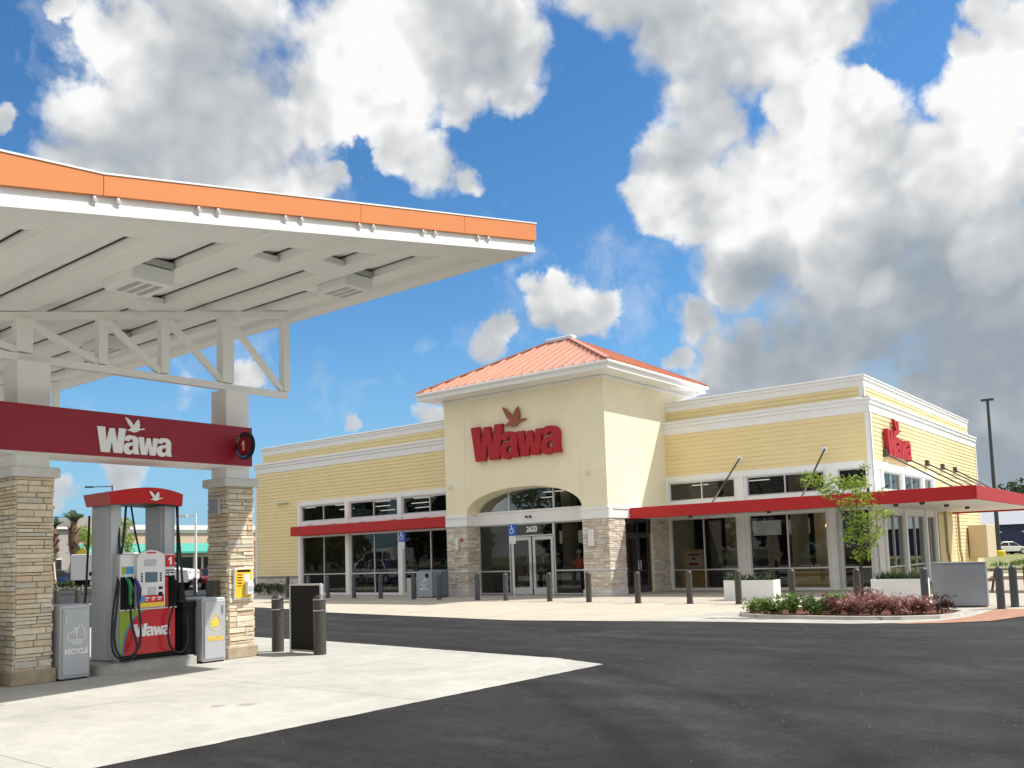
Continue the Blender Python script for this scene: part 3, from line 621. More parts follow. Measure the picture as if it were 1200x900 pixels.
# left wing
LWIN = [(-38.45, -34.98), (-34.62, -31.2), (-30.85, -27.3)]
mb = MB()
ops = [(a-XL, b-XL, 3.84, 4.66) for a, b in LWIN] + [(a-XL, b-XL, .06, 3.04) for a, b in LWIN]
wall(mb, (XL, YL, 0), FX, TX0-XL, 0, 7.28, .25, ops, white)
wl = B(mb, 'front_wall')
mb = MB()
clap(mb, (XL+.12, YL, 0), FX, -38.72-XL-.12, .98, 6.68, siding)
clap(mb, (-38.72, YL, 0), FX, TX0+38.72, 4.92, 6.68, siding)
B(mb, 'siding', wl)
mb = MB()
fbox(mb, oF, FX, XL-.03, XL+.12, .0, 6.68, 0, .04, white)                      # corner board
fbox(mb, oF, FX, -38.72, TX0, 4.70, 4.92, 0, .05, white)                      # head casing
fbox(mb, oF, FX, -38.72, -38.50, 3.1, 4.70, 0, .05, white); fbox(mb, oF, FX, -38.72, -38.50, .0, 3.1, 0, .05, white)
for a in (-34.98, -31.2): fbox(mb, oF, FX, a+.04, a+.32, .0, 4.70, 0, .06, white, .01)
B(mb, 'window_casing')
mb = MB(); stones(mb, (XL+.12, YL, 0), FX, -38.74-XL-.12, .02, .92, STONEG, (.06, .13), (.18, .6)); fbox(mb, oF, FX, XL+.12, -38.74, .92, .99, 0, .07, mat('ledge', (.25, .22, .19), .8)); B(mb, 'stone_base')
for a, b in LWIN:
    window(store, oF, FX, a, b, 3.84, 4.66, [(a+b)/2]); window(store, oF, FX, a, b, .06, 3.04, [(a+b)/2], [1.06])
# tower
def arch_pts(cx_, hw, z0_, rise, n=24): return [(cx_ - hw*math.cos(math.pi*i/n), z0_ + rise*math.sin(math.pi*i/n)**.9) for i in range(n+1)]
mb = MB(); cxT = (TX0+TX1)/2; ax0, ax1 = -26.0, -19.9
ap = arch_pts(cxT, (ax1-ax0)/2, 3.52, 1.07)
ztop = 8.95; D = .82
front = [(TX0, 0), (ax0, 0)] + ap + [(ax1, 0), (TX1, 0), (TX1, ztop), (TX0, ztop)]
for z0_, z1_, xa, xb in ((0, 3.05, TX0, ax0), (0, 3.05, ax1, TX1)): mb.quad((xa, TY, z0_), (xb, TY, z0_), (xb, TY, z1_), (xa, TY, z1_), grout)
for xa, xb in ((TX0, ax0), (ax1, TX1)): mb.quad((xa, TY, 3.05), (xb, TY, 3.05), (xb, TY, 3.52), (xa, TY, 3.52), stucco)
mb.quad((TX0, TY, 3.52), (ax0, TY, 3.52), (ax0, TY, ztop), (TX0, TY, ztop), stucco); mb.quad((ax1, TY, 3.52), (TX1, TY, 3.52), (TX1, TY, ztop), (ax1, TY, ztop), stucco)
for i in range(len(ap)-1):
    a, b = ap[i], ap[i+1]
    mb.quad((a[0], TY, a[1]), (b[0], TY, b[1]), (b[0], TY, ztop), (a[0], TY, ztop), stucco)
    mb.quad((a[0], TY, a[1]), (a[0], TY+D, a[1]), (b[0], TY+D, b[1]), (b[0], TY, b[1]), stucco)
for x, s in ((ax0, 1), (ax1, -1)):
    mb.quad((x, TY, 0), (x, TY+D, 0), (x, TY+D, 3.52), (x, TY, 3.52), grout)
mb.quad((TX0, 37, 0), (TX0, TY, 0), (TX0, TY, ztop), (TX0, 37, ztop), stucco)
# side wall with the door alcove
wall(mb, (TX1, TY+.004, 0), SX, 37-TY-.004, 0, ztop, .3, [(31.0-TY, 33.2-TY, 0.02, 3.05)], stucco)
mb.quad((TX1, 37, 7), (TX0, 37, 7), (TX0, 37, ztop), (TX1, 37, ztop), stucco)
tw = B(mb, 'tower_wall')
mb = MB()
stones(mb, (TX0, TY, 0), FX, ax0-TX0, .28, 3.05, STONEG, (.06, .13), (.18, .55)); stones(mb, (ax1, TY, 0), FX, TX1-ax1+.02, .28, 3.05, STONEG, (.06, .13), (.18, .55))
stones(mb, (TX1, TY-.02, 0), SX, 1.22, .28, 3.05, STONEG, (.06, .13), (.18, .55)); stones(mb, (TX1, 33.2, 0), SX, 1.45, .02, 3.05, STONEG, (.06, .13), (.18, .55))
stones(mb, (ax0, TY, 0), SX, D, .28, 3.05, STONEG, (.06, .13), (.18, .55))
mb.box(TX0-.03, ax0+.05, TY-.06, TY+D, 0.0, .28, concp, .02); mb.box(ax1-.05, TX1+.06, TY-.06, 30.98, 0.0, .28, concp, .02)
for x0_, x1_ in ((TX0-.02, ax0+.05), (ax1-.05, TX1+.055)): mb.box(x0_, x1_, TY-.055, TY+.2, 1.02, 1.09, concp, .01)
mb.box(TX1-.1, TX1+.055, TY+.2, 30.98, 1.02, 1.09, concp, .01); mb.box(TX1-.1, TX1+.055, 33.22, 34.5, 1.02, 1.09, concp, .01)
B(mb, 'stone_pier')
mb = MB()
for x0_, x1_ in ((TX0-.03, ax0+.04), (ax1-.04, TX1+.06)):
    mb.box(x0_, x1_, TY-.06, TY+.3, 3.05, 3.20, white, .01); mb.box(x0_, x1_, TY-.04, TY+.3, 3.2, 3.40, white); mb.box(x0_, x1_, TY-.075, TY+.3, 3.40, 3.53, white, .02)
mb.box(TX1-.1, TX1+.06, TY+.3, 34.6, 3.05, 3.20, white, .01); mb.box(TX1-.1, TX1+.04, TY+.3, 34.6, 3.2, 3.40, white); mb.box(TX1-.1, TX1+.075, TY+.3, 34.6, 3.40, 3.53, white, .02)
mb.box(ax0, ax1, TY+.62, TY+.95, 3.06, 3.64, white, .01); mb.box(ax0+.002, ax1-.002, TY+.58, TY+.7, 3.55, 3.63, white, .01)
mb.box(ax0+.002, ax0+.05, TY+.1, TY+.62, 3.05, 3.5, white)
B(mb, 'belt_course')
# glazing under the arch
GY = 30.6; oG = (0, GY, 0)
mb = MB()
ap2 = arch_pts(cxT, (ax1-ax0)/2-.02, 3.52, 1.05)
for i in range(len(ap2)-1):
    a, b = ap2[i], ap2[i+1]; mb.beam((a[0], GY+.03, a[1]), (b[0], GY+.03, b[1]), .08, .07, alum)
for x in (-24.26, -21.87): mb.box(x-.035, x+.035, GY-.02, GY+.07, 3.64, 4.45, alum)
o = B(mb, 'window'); g = MB()
fan = [(x, GY+.03, z) for x, z in ap2]; fan = [(fan[0][0], GY+.03, 3.6)] + fan + [(fan[-1][0], GY+.03, 3.6)]
g.add(fan, [tuple(range(len(fan)))], glass); g.build('pane', o)
for a, b in ((ax0+.02, -24.22), (-21.89, ax1-.02)): window(store, oG, FX, a, b, .04, 3.06, [], [1.03], d=0)
window(store, oG, FX, -24.22, -21.89, 2.50, 3.06, [], [], d=0)
mb = MB(); put2d(mb, text_geo('2620', .34, .01, .012), (-23.05, GY-.012, 2.80), FX, whitep, .82, 1); B(mb, 'street_number')
mb = MB(); mb.box(-23.2, -23.1, TY+.56, TY+.62, 3.28, 3.38, darkframe); mb.box(-23.0, -22.9, TY+.56, TY+.62, 3.28, 3.38, darkframe); B(mb, 'door_sensor')
def door(org, fr, x0, x1, z1, fm, side=1, d=0.0):
    mb = MB(); s = .13
    fbox(mb, org, fr, x0, x0+s, .03, z1, d-.03, d+.03, fm); fbox(mb, org, fr, x1-s, x1, .03, z1, d-.03, d+.03, fm)
    fbox(mb, org, fr, x0+s, x1-s, z1-.14, z1, d-.03, d+.03, fm); fbox(mb, org, fr, x0+s, x1-s, .03, .33, d-.03, d+.03, fm)
    o = B(mb, 'door'); right, nrm = fr; c = Vector(org); P = lambda x, z: tuple((c+right*x+nrm*d).xy)+(z,)
    g = MB(); g.quad(P(x0+s, .33), P(x1-s, .33), P(x1-s, z1-.14), P(x0+s, z1-.14), glass); g.build('pane', o)
    h = MB(); hx = (x1-.07) if side > 0 else (x0+.07); a = c+right*hx+nrm*(d+.09)
    h.tube([tuple(a.xy)+(.95,), tuple(a.xy)+(1.35,)], .016, chrome)
    for z in (.97, 1.33): q = c+right*hx+nrm*(d+.02); h.tube([tuple(q.xy)+(z,), tuple(a.xy)+(z,)], .012, chrome, 6)
    h.build('handle', o)
door(oG, FX, -24.18, -23.10, 2.48, alum, 1); door(oG, FX, -23.02, -21.94, 2.48, alum, -1)
oD = (TX1-.12, 0, 0)
window(store, oD, SX, 31.02, 33.18, 2.42, 3.03, [32.1], [], darkframe, d=0)
door(oD, SX, 31.06, 32.08, 2.40, darkframe, 1); door(oD, SX, 32.12, 33.14, 2.40, darkframe, -1)
# right wing
oR = (0, YR, 0); RWIN = [(-18.6, -15.58), (-15.06, -11.88)]
mb = MB(); ops = [(a-TX1, b-TX1, 3.80, 4.60) for a, b in RWIN] + [(a-TX1, b-TX1, .06, 3.04) for a, b in RWIN] + [(-11.36-TX1, -10.22-TX1, .06, 3.04), (-11.36-TX1, -10.22-TX1, 3.80, 4.60)]
wall(mb, (TX1, YR, 0), FX, XR-TX1, 0, 7.28, .25, ops, white); wr = B(mb, 'front_wall')
mb = MB(); clap(mb, (TX1, YR, 0), FX, XR-.14-TX1, 4.86, 6.68, siding); B(mb, 'siding', wr)
mb = MB(); fbox(mb, oR, FX, TX1, XR+.05, 4.63, 4.86, 0, .05, white); fbox(mb, oR, FX, XR-.14, XR+.05, 4.86, 6.68, 0, .05, white)
for a, w_ in ((-15.46, .28), (-11.78, .30)):
    fbox(mb, oR, FX, a, a+w_, .0, 4.63, 0, .07, white, .01)
fbox(mb, oR, FX, TX1, -18.62, 0, 4.63, 0, .05, white); fbox(mb, oR, FX, -10.2, XR+.05, 0, 4.63, 0, .05, white)
B(mb, 'window_casing')
mb = MB(); mb.tube([(-11.43, YR-.12, 3.0), (-11.43, YR-.12, .1)], .04, greym, 8); B(mb, 'downpipe')
for a, b in RWIN: window(store, oR, FX, a, b, 3.80, 4.60, [(a+b)/2]); window(store, oR, FX, a, b, .06, 3.04, [(a+b)/2], [.86])
window(store, oR, FX, -11.36, -10.22, .06, 3.04, [], [.86]); window(store, oR, FX, -11.36, -10.22, 3.80, 4.60)
# side wall
SWIN = [(35.95, 38.45), (38.95, 41.65), (42.15, 43.45)]; oS = (XR, 0, 0)
mb = MB(); ops = [(a-YR, b-YR, 3.80, 4.52) for a, b in SWIN] + [(a-YR, b-YR, .06, 2.86) for a, b in SWIN]
wall(mb, (XR, YR, 0), SX, YB-YR, 0, 7.28, .25, ops, white); ws_ = B(mb, 'side_wall')
mb = MB(); clap(mb, (XR, YR+.14, 0), SX, YB-YR-.28, 4.80, 6.68, siding); clap(mb, (XR, 43.75, 0), SX, YB-43.75-.14, .06, 4.80, siding); B(mb, 'siding', ws_)
mb = MB(); fbox(mb, oS, SX, YR-.05, YR+.14, 0, 6.68, 0, .05, white); fbox(mb, oS, SX, YB-.14, YB+.03, 0, 6.68, 0, .05, white)
fbox(mb, oS, SX, YR+.14, 43.75, 4.56, 4.80, 0, .05, white); fbox(mb, oS, SX, 43.5, 43.75, 0, 4.56, 0, .05, white)
for a in (35.6, 38.48, 41.7): fbox(mb, oS, SX, a+.02, a+.30, 0, 4.56, 0, .06, white, .01)
B(mb, 'window_casing')
for a, b in SWIN: window(store, oS, SX, a, b, 3.80, 4.52, [(a+b)/2]); window(store, oS, SX, a, b, .06, 2.86, [(a+b)/2], [.80])
mb = MB(); mb.quad((XL, YL, 0), (XL, YB, 0), (XL, YB, 7.28), (XL, YL, 7.28), siding); mb.quad((XL, YB, 0), (XR, YB, 0), (XR, YB, 7.28), (XL, YB, 7.28), siding); B(mb, 'rear_wall')
# cornices, upper parapets, roof
def cornice(mb, x0, x1, y0, y1, z0, z1, out):
    h = z1-z0
    mb.box(x0-out*.35, x1+out*.35, y0-out*.35, y1+out*.35, z0, z0+h*.55, white, .01)
    mb.box(x0-out*.7, x1+out*.7, y0-out*.7, y1+out*.7, z0+h*.55+.001, z0+h*.82, white, .015)
    mb.box(x0-out, x1+out, y0-out, y1+out, z0+h*.82+.002, z1, white, .02)
mb = MB(); cornice(mb, XL, TX0+.1, YL, YB, 6.68, 7.24, .12); cornice(mb, TX1-.1, XR, YR, YB, 6.68, 7.24, .12); B(mb, 'cornice')
mb = MB()
for x0_, x1_, y0_ in ((XL+.3, TX0+.1, YL+.25), (TX1-.1, XR-.22, YR+.25)):
    clap(mb, (x0_, y0_, 0), FX, x1_-x0_, 7.24, 7.76, siding, .17)
    mb.box(x0_, x1_, y0_+.002, YB-.5, 7.2, 7.78, siding)
clap(mb, (XR-.22, YR+.25, 0), SX, YB-YR-.75, 7.24, 7.76, siding, .17)
B(mb, 'parapet')
mb = MB(); cornice(mb, XL+.3, TX0+.1, YL+.25, YB-.5, 7.72, 8.17, .10); cornice(mb, TX1-.1, XR-.22, YR+.25, YB-.5, 7.72, 8.17, .10)
fbox(mb, (0, YR+.25, 0), FX, XR-.36, XR-.20, 7.24, 7.72, 0, .04, white); fbox(mb, (0, YL+.25, 0), FX, XL+.28, XL+.42, 7.24, 7.72, 0, .04, white)
fbox(mb, (XR-.22, 0, 0), SX, YR+.22, YR+.36, 7.24, 7.72, 0, .04, white)
B(mb, 'parapet_coping')
# tower roof
ex0, ex1, ey0, ey1, ez = -27.97, -17.79, 28.75, 37.2, 9.06; rz = 11.36; rx0, rx1, ry = -23.45, -22.35, (28.75+37.2)/2
mb = MB()
E_ = [(ex0, ey0, ez), (ex1, ey0, ez), (ex1, ey1, ez), (ex0, ey1, ez)]; Rg = [(rx0, ry, rz), (rx1, ry, rz)]
mb.add(E_+Rg, [(0, 1, 5, 4), (1, 2, 5), (2, 3, 4, 5), (3, 0, 4)], roofm); mb.add([(x, y, ez-.03) for x, y, z in E_], [(3, 2, 1, 0)], roofm)
rf = B(mb, 'tower_roof')
mb = MB(); up = Vector((0, 0, .035))
def seams(e0, e1, r0, r1, step=.5):
    e0, e1, r0, r1 = map(Vector, (e0, e1, r0, r1)); w = (e1-e0).length; n = int(w/step); t = (e1-e0)/w; dr = (r0+r1)/2
    for i in range(1, n):
        a = e0 + t*(i*w/n); s = (a-e0).dot(t); s0 = (r0-e0).dot(t); s1 = (r1-e0).dot(t)
        f = s/s0 if s < s0 else ((w-s)/(w-s1) if s > s1 else 1.0)
        ridge = r0 if s < s0 else r1
        perp = (r0-e0) - t*(r0-e0).dot(t); b = a + perp*min(1, f)
        mb.beam(a+up*.7, b+up*.7, .04, .06, roofm)
seams(E_[0], E_[1], Rg[0], Rg[1]); seams(E_[1], E_[2], Rg[1], Rg[1]); seams(E_[3], E_[0], Rg[0], Rg[0])
for a, b in ((E_[0], Rg[0]), (E_[1], Rg[1]), (E_[2], Rg[1]), (E_[3], Rg[0]), (Rg[0], Rg[1])):
    d = (Vector(b)-Vector(a)); n_ = 1
    mb.beam(Vector(a)+up*1.4, Vector(b)+up*1.4, .20, .05, roofm)
B(mb, 'roof_seams', rf)
mb = MB(); mb.box(rx0-.15, rx1+.25, ry-.22, ry+.22, rz-.06, rz+.13, mat('pale_ridge_vent', (.62, .70, .78), .4), .05); B(mb, 'ridge_vent', rf)
mb = MB()
mb.box(ex0+.05, ex1-.05, ey0+.05, ey1-.05, 8.74, 8.80, white)
mb.box(ex0+.06, ex1-.06, ey0+.06, ey1-.06, 8.801, 8.93, white)
mb.box(ex0-.05, ex1+.05, ey0-.05, ey1+.05, 8.93, 9.045, canw2, .03)
B(mb, 'tower_eaves')
mb = MB(); mb.box(TX0-.05, TX1+.05, TY-.05, 37.05, 8.60, 8.738, white, .03); B(mb, 'tower_frieze')
mb = MB(); mb.tube([(-17.9, 36.8, 8.9), (-17.95, 36.4, 8.6), (-18.35, 35.6, 8.35), (-18.6, 35.3, 8.15), (-18.6, 35.25, 7.7)], .05, white, 8); B(mb, 'downpipe')
# lettering
logo((-25.44, TY-.06, 5.82), FX, 4.78, .16, redsign, bronze, store, 'red_store_lettering', 'bronze_bird_emblem', .08)
logo((XR+.06, 36.15, 5.12), SX, 3.3, .16, redsign, redsign, store, 'red_store_lettering', 'red_bird_emblem', .12)
# awnings
mb = MB(); mb.box(-38.33, TX0-.02, 29.8, YL, 3.08, 3.56, red, .02); B(mb, 'awning')
mb = MB()
for x in (-37.2, -35.4, -33.2, -31.0, -28.9): mb.box(x-.12, x+.12, 30.0, 30.3, 3.56, 3.62, alum)
B(mb, 'awning_bracket')
AX0, AX1, AY = TX1+.0, -6.03, 31.4
mb = MB()
poly = [(TX1, AY), (AX1, AY), (AX1, 46.8), (XR, 46.8), (XR, YR), (TX1, YR)]
mb.prism(poly, 3.10, 3.40, white)
aw = B(mb, 'awning_deck')
mb = MB(); mb.box(TX1+.0, AX1, AY-.07, AY-.001, 3.02, 3.47, red, .012); mb.box(AX1, AX1+.07, AY-.07, 46.87, 3.02, 3.47, red, .012); mb.box(XR, AX1, 46.8, 46.87, 3.02, 3.47, red, .012); B(mb, 'awning')
mb = MB()
for x, zt in ((-15.28, 5.37), (-11.77, 5.42)):
    mb.tube([(x, YR-.05, zt), (x-.02, AY+.5, 3.48)], .035, bolm, 8); fbox(mb, oR, FX, x-.1, x+.1, zt-.14, zt+.12, .0, .07, white, .02)
for y in (36.2, 39.4, 42.5, 45.3, 47.8):
    yy = min(y, 46.6); mb.tube([(XR+.06, y, 5.2), (AX1-1.15, yy, 3.42)], .034, bolm, 8); fbox(mb, oS, SX, y-.12, y+.12, 5.06, 5.34, .0, .16, bolm, .02)
B(mb, 'awning_rod')
mb = MB()
for x, y in ((-8.0, 33.0), (-8.0, 36.5), (-8.0, 40.0), (-9.0, 33.5), (-13.5, 33.0), (-16.8, 33.0)): mb.lathe((x, y, 3.0), [(.05, 0), (.09, .03), (.09, .10)], darkframe, 12)
B(mb, 'soffit_lamp')
# wall fittings
def pill(x, z, w, h, org, fr, mt, d0=.03, d1=.14):
    m_ = MB(); fbox(m_, org, fr, x-w/2, x+w/2, z-h/2, z+h/2, d0, d1, mt, .05); return m_
B(pill(-26.55, 2.28, .2, .58, (0, TY, 0), FX, plastic), 'wall_lamp'); B(pill(-19.47, 2.31, .3, .72, (0, TY, 0), FX, plastic), 'wall_lamp')
B(pill(-26.27, 2.46, .13, .16, (0, TY, 0), FX, panelred), 'fire_strobe')
for x, z in ((-26.85, 4.86), (-19.5, 4.92)):
    m_ = MB(); fbox(m_, (0, TY, 0), FX, x-.05, x+.05, z-.05, z+.05, 0, .1, plastic); m_.lathe((x, TY-.14, z-.12), [(.02, 0), (.06, .03), (.07, .08), (.06, .14)], plastic, 12); m_.lathe((x, TY-.14, z-.125), [(.015, 0), (.04, .012)], black, 10); B(m_, 'security_camera')
m_ = MB(); fbox(m_, oF, FX, -40.45, -39.45, 4.93, 5.0, .02, .22, plastic, .02); B(m_, 'wall_light')
m_ = MB(); fbox(m_, (TX1, 0, 0), SX, 33.7, 33.95, .45, .72, .03, .09, greym, .01); B(m_, 'outlet_box')
m_ = MB(); m_.box(-9.98, -9.15, 49.7, 51.9, .85, 2.5, mat('beige_cabinet', (.62, .52, .34), .5), .02); B(m_, 'meter_cabinet')
m_ = MB()
for y in (45.0, 47.5): m_.tube([(XR+.12, y, 3.1), (XR+.12, y, 1.3), (XR+.12, y+.25, .85), (XR+.12, y+.25, .1)], .06, mat('pipe_tan', (.45, .36, .24), .5), 8)
B(m_, 'downpipe')
m_ = MB(); fbox(m_, oS, SX, 43.9, 46.6, .06, 3.0, .03, .07, mat('service_door_cream', (.72, .60, .33), .5)); B(m_, 'service_door')
# inside: floor, back partition, ceiling lights
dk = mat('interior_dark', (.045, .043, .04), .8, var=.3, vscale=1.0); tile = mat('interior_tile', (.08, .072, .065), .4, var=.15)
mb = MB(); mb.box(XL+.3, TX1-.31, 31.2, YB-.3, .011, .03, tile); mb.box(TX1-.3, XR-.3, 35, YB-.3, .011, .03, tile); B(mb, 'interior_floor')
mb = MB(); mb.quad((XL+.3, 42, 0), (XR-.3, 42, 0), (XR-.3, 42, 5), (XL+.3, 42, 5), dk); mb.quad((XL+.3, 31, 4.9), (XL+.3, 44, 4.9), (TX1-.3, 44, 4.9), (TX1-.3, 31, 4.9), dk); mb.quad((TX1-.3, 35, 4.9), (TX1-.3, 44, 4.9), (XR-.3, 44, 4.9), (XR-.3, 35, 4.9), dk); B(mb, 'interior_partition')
mb = MB()
lampm = mat('interior_tube', (.8, .8, .8), .5, emit=(1, .95, .85), estr=.6)
for y in (32.6, 35.5, 38.8):
    for x in range(-41, -10 if y > 35 else -20, 3): mb.box(x, x+1.2, y, y+.12, 4.74, 4.78, lampm)
B(mb, 'ceiling_light')
creamc = mat('interior_cream', (.62, .52, .36), .7)
for x, y in ((-17.0, 37.5), (-14.2, 38.0), (-12.9, 37.2), (-21.4, 35.5), (-24.8, 36.0), (-32.2, 36.5)):
    mb = MB(); mb.box(x-.28, x+.28, y-.28, y+.28, .03, 4.9, creamc); mb.box(x-.34, x+.34, y-.34, y+.34, .03, 1.0, STONEG[0]); B(mb, 'interior_column')
menu = mat('menu_panel', (.12, .12, .11), .5, emit=(1, .93, .8), estr=.1)
for x, w_ in ((-18.0, 1.4), (-16.2, 1.0), (-23.6, 1.5), (-29.6, 1.6), (-36.2, 1.4)):
    mb = MB(); mb.box(x, x+w_, 41.9, 41.97, 2.3, 3.0, menu); B(mb, 'menu_panel')
mb = MB(); mb.lathe((-12.3, 36.2, 2.45), [(.03, .25), (.16, .1), (.16, 0), (.02, -.06)][::-1], mat('pendant_glow', (.9, .6, .3), .5, emit=(1, .6, .25), estr=4), 14); B(mb, 'pendant_lamp')

# ------------------------------------------------------------------ fuel canopy
canopy = thing('fuel_canopy', (-14.5, 7.8, 0), 'white steel fuel canopy with orange fascia, crimson band and stone clad columns', 'canopy')
def C_(mb, name, par=None, **k): return mb.build(name, par or canopy, **k)
CX0, CX1, CY1 = -28.9, -9.06, 12.4
zb = lambda y: 5.24 + .199*(y-3.62)          # underside of the roof edge
YV = 1.4
prof = [(YV, zb(YV)), (CY1, zb(CY1))]
def slab(mb, x0, x1, y0, y1, lo, hi, mt):
    a = [(x0, y0, zb(y0)+lo), (x0, y1, zb(y1)+lo), (x0, y1, zb(y1)+hi), (x0, y0, zb(y0)+hi)]; mb.extr(a, (x1-x0, 0, 0), mt)
mb = MB(); slab(mb, CX0+.1, CX1-.092, YV, CY1-.092, .152, .30, canw); slab(mb, CX0+.1, CX1-.08, YV, CY1-.08, .302, .42, grit); C_(mb, 'roof_deck')
mb = MB()                                                    # white edge trim: lower lip, shadow step
slab(mb, CX1-.09, CX1+.0, YV, CY1, .0, .10, canw2); slab(mb, CX1-.09, CX1-.03, YV, CY1, .101, .21, canw)
slab(mb, CX0, CX0+.09, YV, CY1, .0, .21, canw2)
mb.box(CX0+.09, CX1-.091, CY1-.09, CY1, zb(CY1), zb(CY1)+.12, canw2); mb.box(CX0+.09, CX1-.091, CY1-.09, CY1-.035, zb(CY1)+.121, zb(CY1)+.21, canw2)
C_(mb, 'edge_trim')
mb = MB()
def fas(x0, x1):
    def top(y): return 5.88+.2082*(y-4.64) if y >= 4.64 else 5.88-.098*(4.64-y)
    ys = [YV, 4.64, 8.3, 10.5, CY1+.02]
    for a, b in zip(ys, ys[1:]): g_ = .004; mb.extr([(x0, a+g_, zb(a+g_)+.211), (x0, b-g_, zb(b-g_)+.211), (x0, b-g_, top(b-g_)), (x0, a+g_, top(a+g_))], (x1-x0, 0, 0), orange)
fas(CX1-.03, CX1+.02)
mb.box(CX0, CX1-.031, CY1-.03, CY1+.02, zb(CY1)+.211, 7.495, orange)
C_(mb, 'fascia')
mb = MB()
top_ = lambda y: 5.88+.2082*(y-4.64) if y >= 4.64 else 5.88-.098*(4.64-y)
for a, b in ((YV, 4.64), (4.64, CY1+.03)): mb.extr([(CX1-.05, a, top_(a)+.001), (CX1-.05, b, top_(b)+.001), (CX1-.05, b, top_(b)+.022), (CX1-.05, a, top_(a)+.022)], (.08, 0, 0), canw2)
C_(mb, 'fascia_cap')
PY = [3.42, 4.68, 5.91, 7.15, 8.41, 9.69, 10.97]
for y in PY:
    mb = MB(); w_ = .30
    mb.extr([(CX0+.1, y-w_, zb(y-w_)+.004), (CX0+.1, y+w_, zb(y+w_)+.004), (CX0+.1, y+w_, zb(y+w_)+.150), (CX0+.1, y-w_, zb(y-w_)+.150)], (CX1-.095-CX0-.1, 0, 0), canw)
    C_(mb, 'purlin')
    mb = MB()
    for s in (-.13, .13): mb.tube([(CX1+.0, y+s, zb(y+s)+.16), (CX1+.035, y+s, zb(y+s)+.15)], .022, canw2, 8); mb.box(CX1-.03, CX1+.012, y+s-.012, y+s+.012, zb(y+s)+.10, zb(y+s)+.20, canw2)
    C_(mb, 'purlin_bolt')
# dark seams of the deck pans
mb = MB()
for y in PY: mb.extr([(CX0+.2, y-.328, zb(y-.328)+.140), (CX0+.2, y-.302, zb(y-.302)+.140), (CX0+.2, y-.302, zb(y-.302)+.1515), (CX0+.2, y-.328, zb(y-.328)+.1515)], (CX1-.3-CX0-.2, 0, 0), black)
C_(mb, 'deck_joint')
mb = MB()
for a, b in zip(PY, PY[1:]): slab(mb, CX1-.80, CX1-.096, a+.301, b-.301, .012, .150, canw)
slab(mb, CX1-.80, CX1-.096, PY[-1]+.301, CY1-.1, .012, .150, canw); slab(mb, CX0+.1, CX1-.801, CY1-.55, CY1-.1, .012, .150, canw)
C_(mb, 'edge_soffit')
# cross frames
for xt in (-14.42, -24.15):
    mb = MB(); w_ = .12; bz = 5.02
    tz = lambda y: zb(y)-.07
    mb.beam((xt, 3.0, bz-.02), (xt, 11.15, bz), w_, w_, canw); mb.beam((xt, 2.2, tz(2.2)), (xt, 11.2, tz(11.2)), w_, .12, canw)
    vy = [4.9, 6.12, 7.38, 8.5, 9.76, 11.12]
    for y in vy: mb.beam((xt, y, bz+.07), (xt, y, tz(y)-.05), .15 if y not in (6.12, 9.76) else .2, .15 if y not in (6.12, 9.76) else .24, canw)
    for a, b in zip(vy, vy[1:]): mb.beam((xt, a+.08, tz(a)-.08), (xt, b-.07, bz+.09), .10, .10, canw)
    C_(mb, 'truss')
def column(xc, yc, par_stones):
    h = .31
    mb = MB(); mb.box(xc-.24, xc+.24, yc-.25, yc+.25, 3.28, 4.95, canw, .01); col_ = C_(mb, 'column')
    mb = MB(); mb.box(xc-.38, xc+.38, yc-.36, yc+.36, 3.13, 3.29, concp, .02); mb.build('column_cap', col_)
    mb = MB(); mb.box(xc-.30, xc+.30, yc-.26, yc+.26, .1, 3.13, grout)
    x0, x1, y0, y1 = xc-.305, xc+.305, yc-.265, yc+.265
    stones(mb, (x0, y0, 0), FX, .61, .2, 3.13, STONES); stones(mb, (x1, y0, 0), SX, .53, .2, 3.13, STONES)
    stones(mb, (x1, y1, 0), (Vector((-1, 0, 0)), Vector((0, 1, 0))), .61, .2, 3.13, STONES); stones(mb, (x0, y1, 0), (Vector((0, -1, 0)), Vector((-1, 0, 0))), .53, .2, 3.13, STONES)
    mb.build('stone_cladding', col_)
    mb = MB(); mb.box(xc-.37, xc+.37, yc-.33, yc+.33, .0, .22, plinth, .02); mb.build('plinth', col_)
for xc in (-14.5, -24.2):
    for yc in (6.24, 9.91): column(xc, yc, True)
# crimson band between the columns
for xo in (0, -9.7):
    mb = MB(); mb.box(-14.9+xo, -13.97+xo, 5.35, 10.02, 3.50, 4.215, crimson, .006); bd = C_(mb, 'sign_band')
    mb = MB(); mb.box(-14.86+xo, -14.01+xo, 5.4, 9.98, 3.485, 3.50, canw); mb.build('band_underside', bd)
logo((-13.965, 7.08, 3.565), SX, 1.30, .02, whitep, whitep, canopy)
mb = MB(); c = Vector((-13.70, 9.68, 3.83))
for r_, mt, y0, y1 in ((.25, black, -.03, .03), (.24, mat('disc_rim', (.03, .035, .05), .4), -.036, -.03), (.165, crimson, -.044, -.036)):
    mb.tube([(c.x, c.y+y1, c.z), (c.x, c.y+y0, c.z)], r_, mt, 36)
for a0, a1, mt in ((125, 165, pgreen), (200, 300, pblue)):
    pts = [(c.x+.205*math.cos(R(a)), c.y-.038, c.z+.205*math.sin(R(a))) for a in range(a0, a1, 6)]; mb.tube(pts, .013, mt, 6)
for k in range(7):
    a = R(-35+k*11); mb.tube([(c.x+.185*math.cos(a), c.y-.039, c.z+.185*math.sin(a)), (c.x+.22*math.cos(a), c.y-.039, c.z+.22*math.sin(a))], .008, panelred, 5)
put2d(mb, one_geo(.17, .006), (c.x, c.y-.048, c.z), FX, mat('number_cream', (.8, .62, .35), .5))
mb.box(-13.97, -13.93, c.y-.02, c.y+.02, c.z-.06, c.z+.06, black)
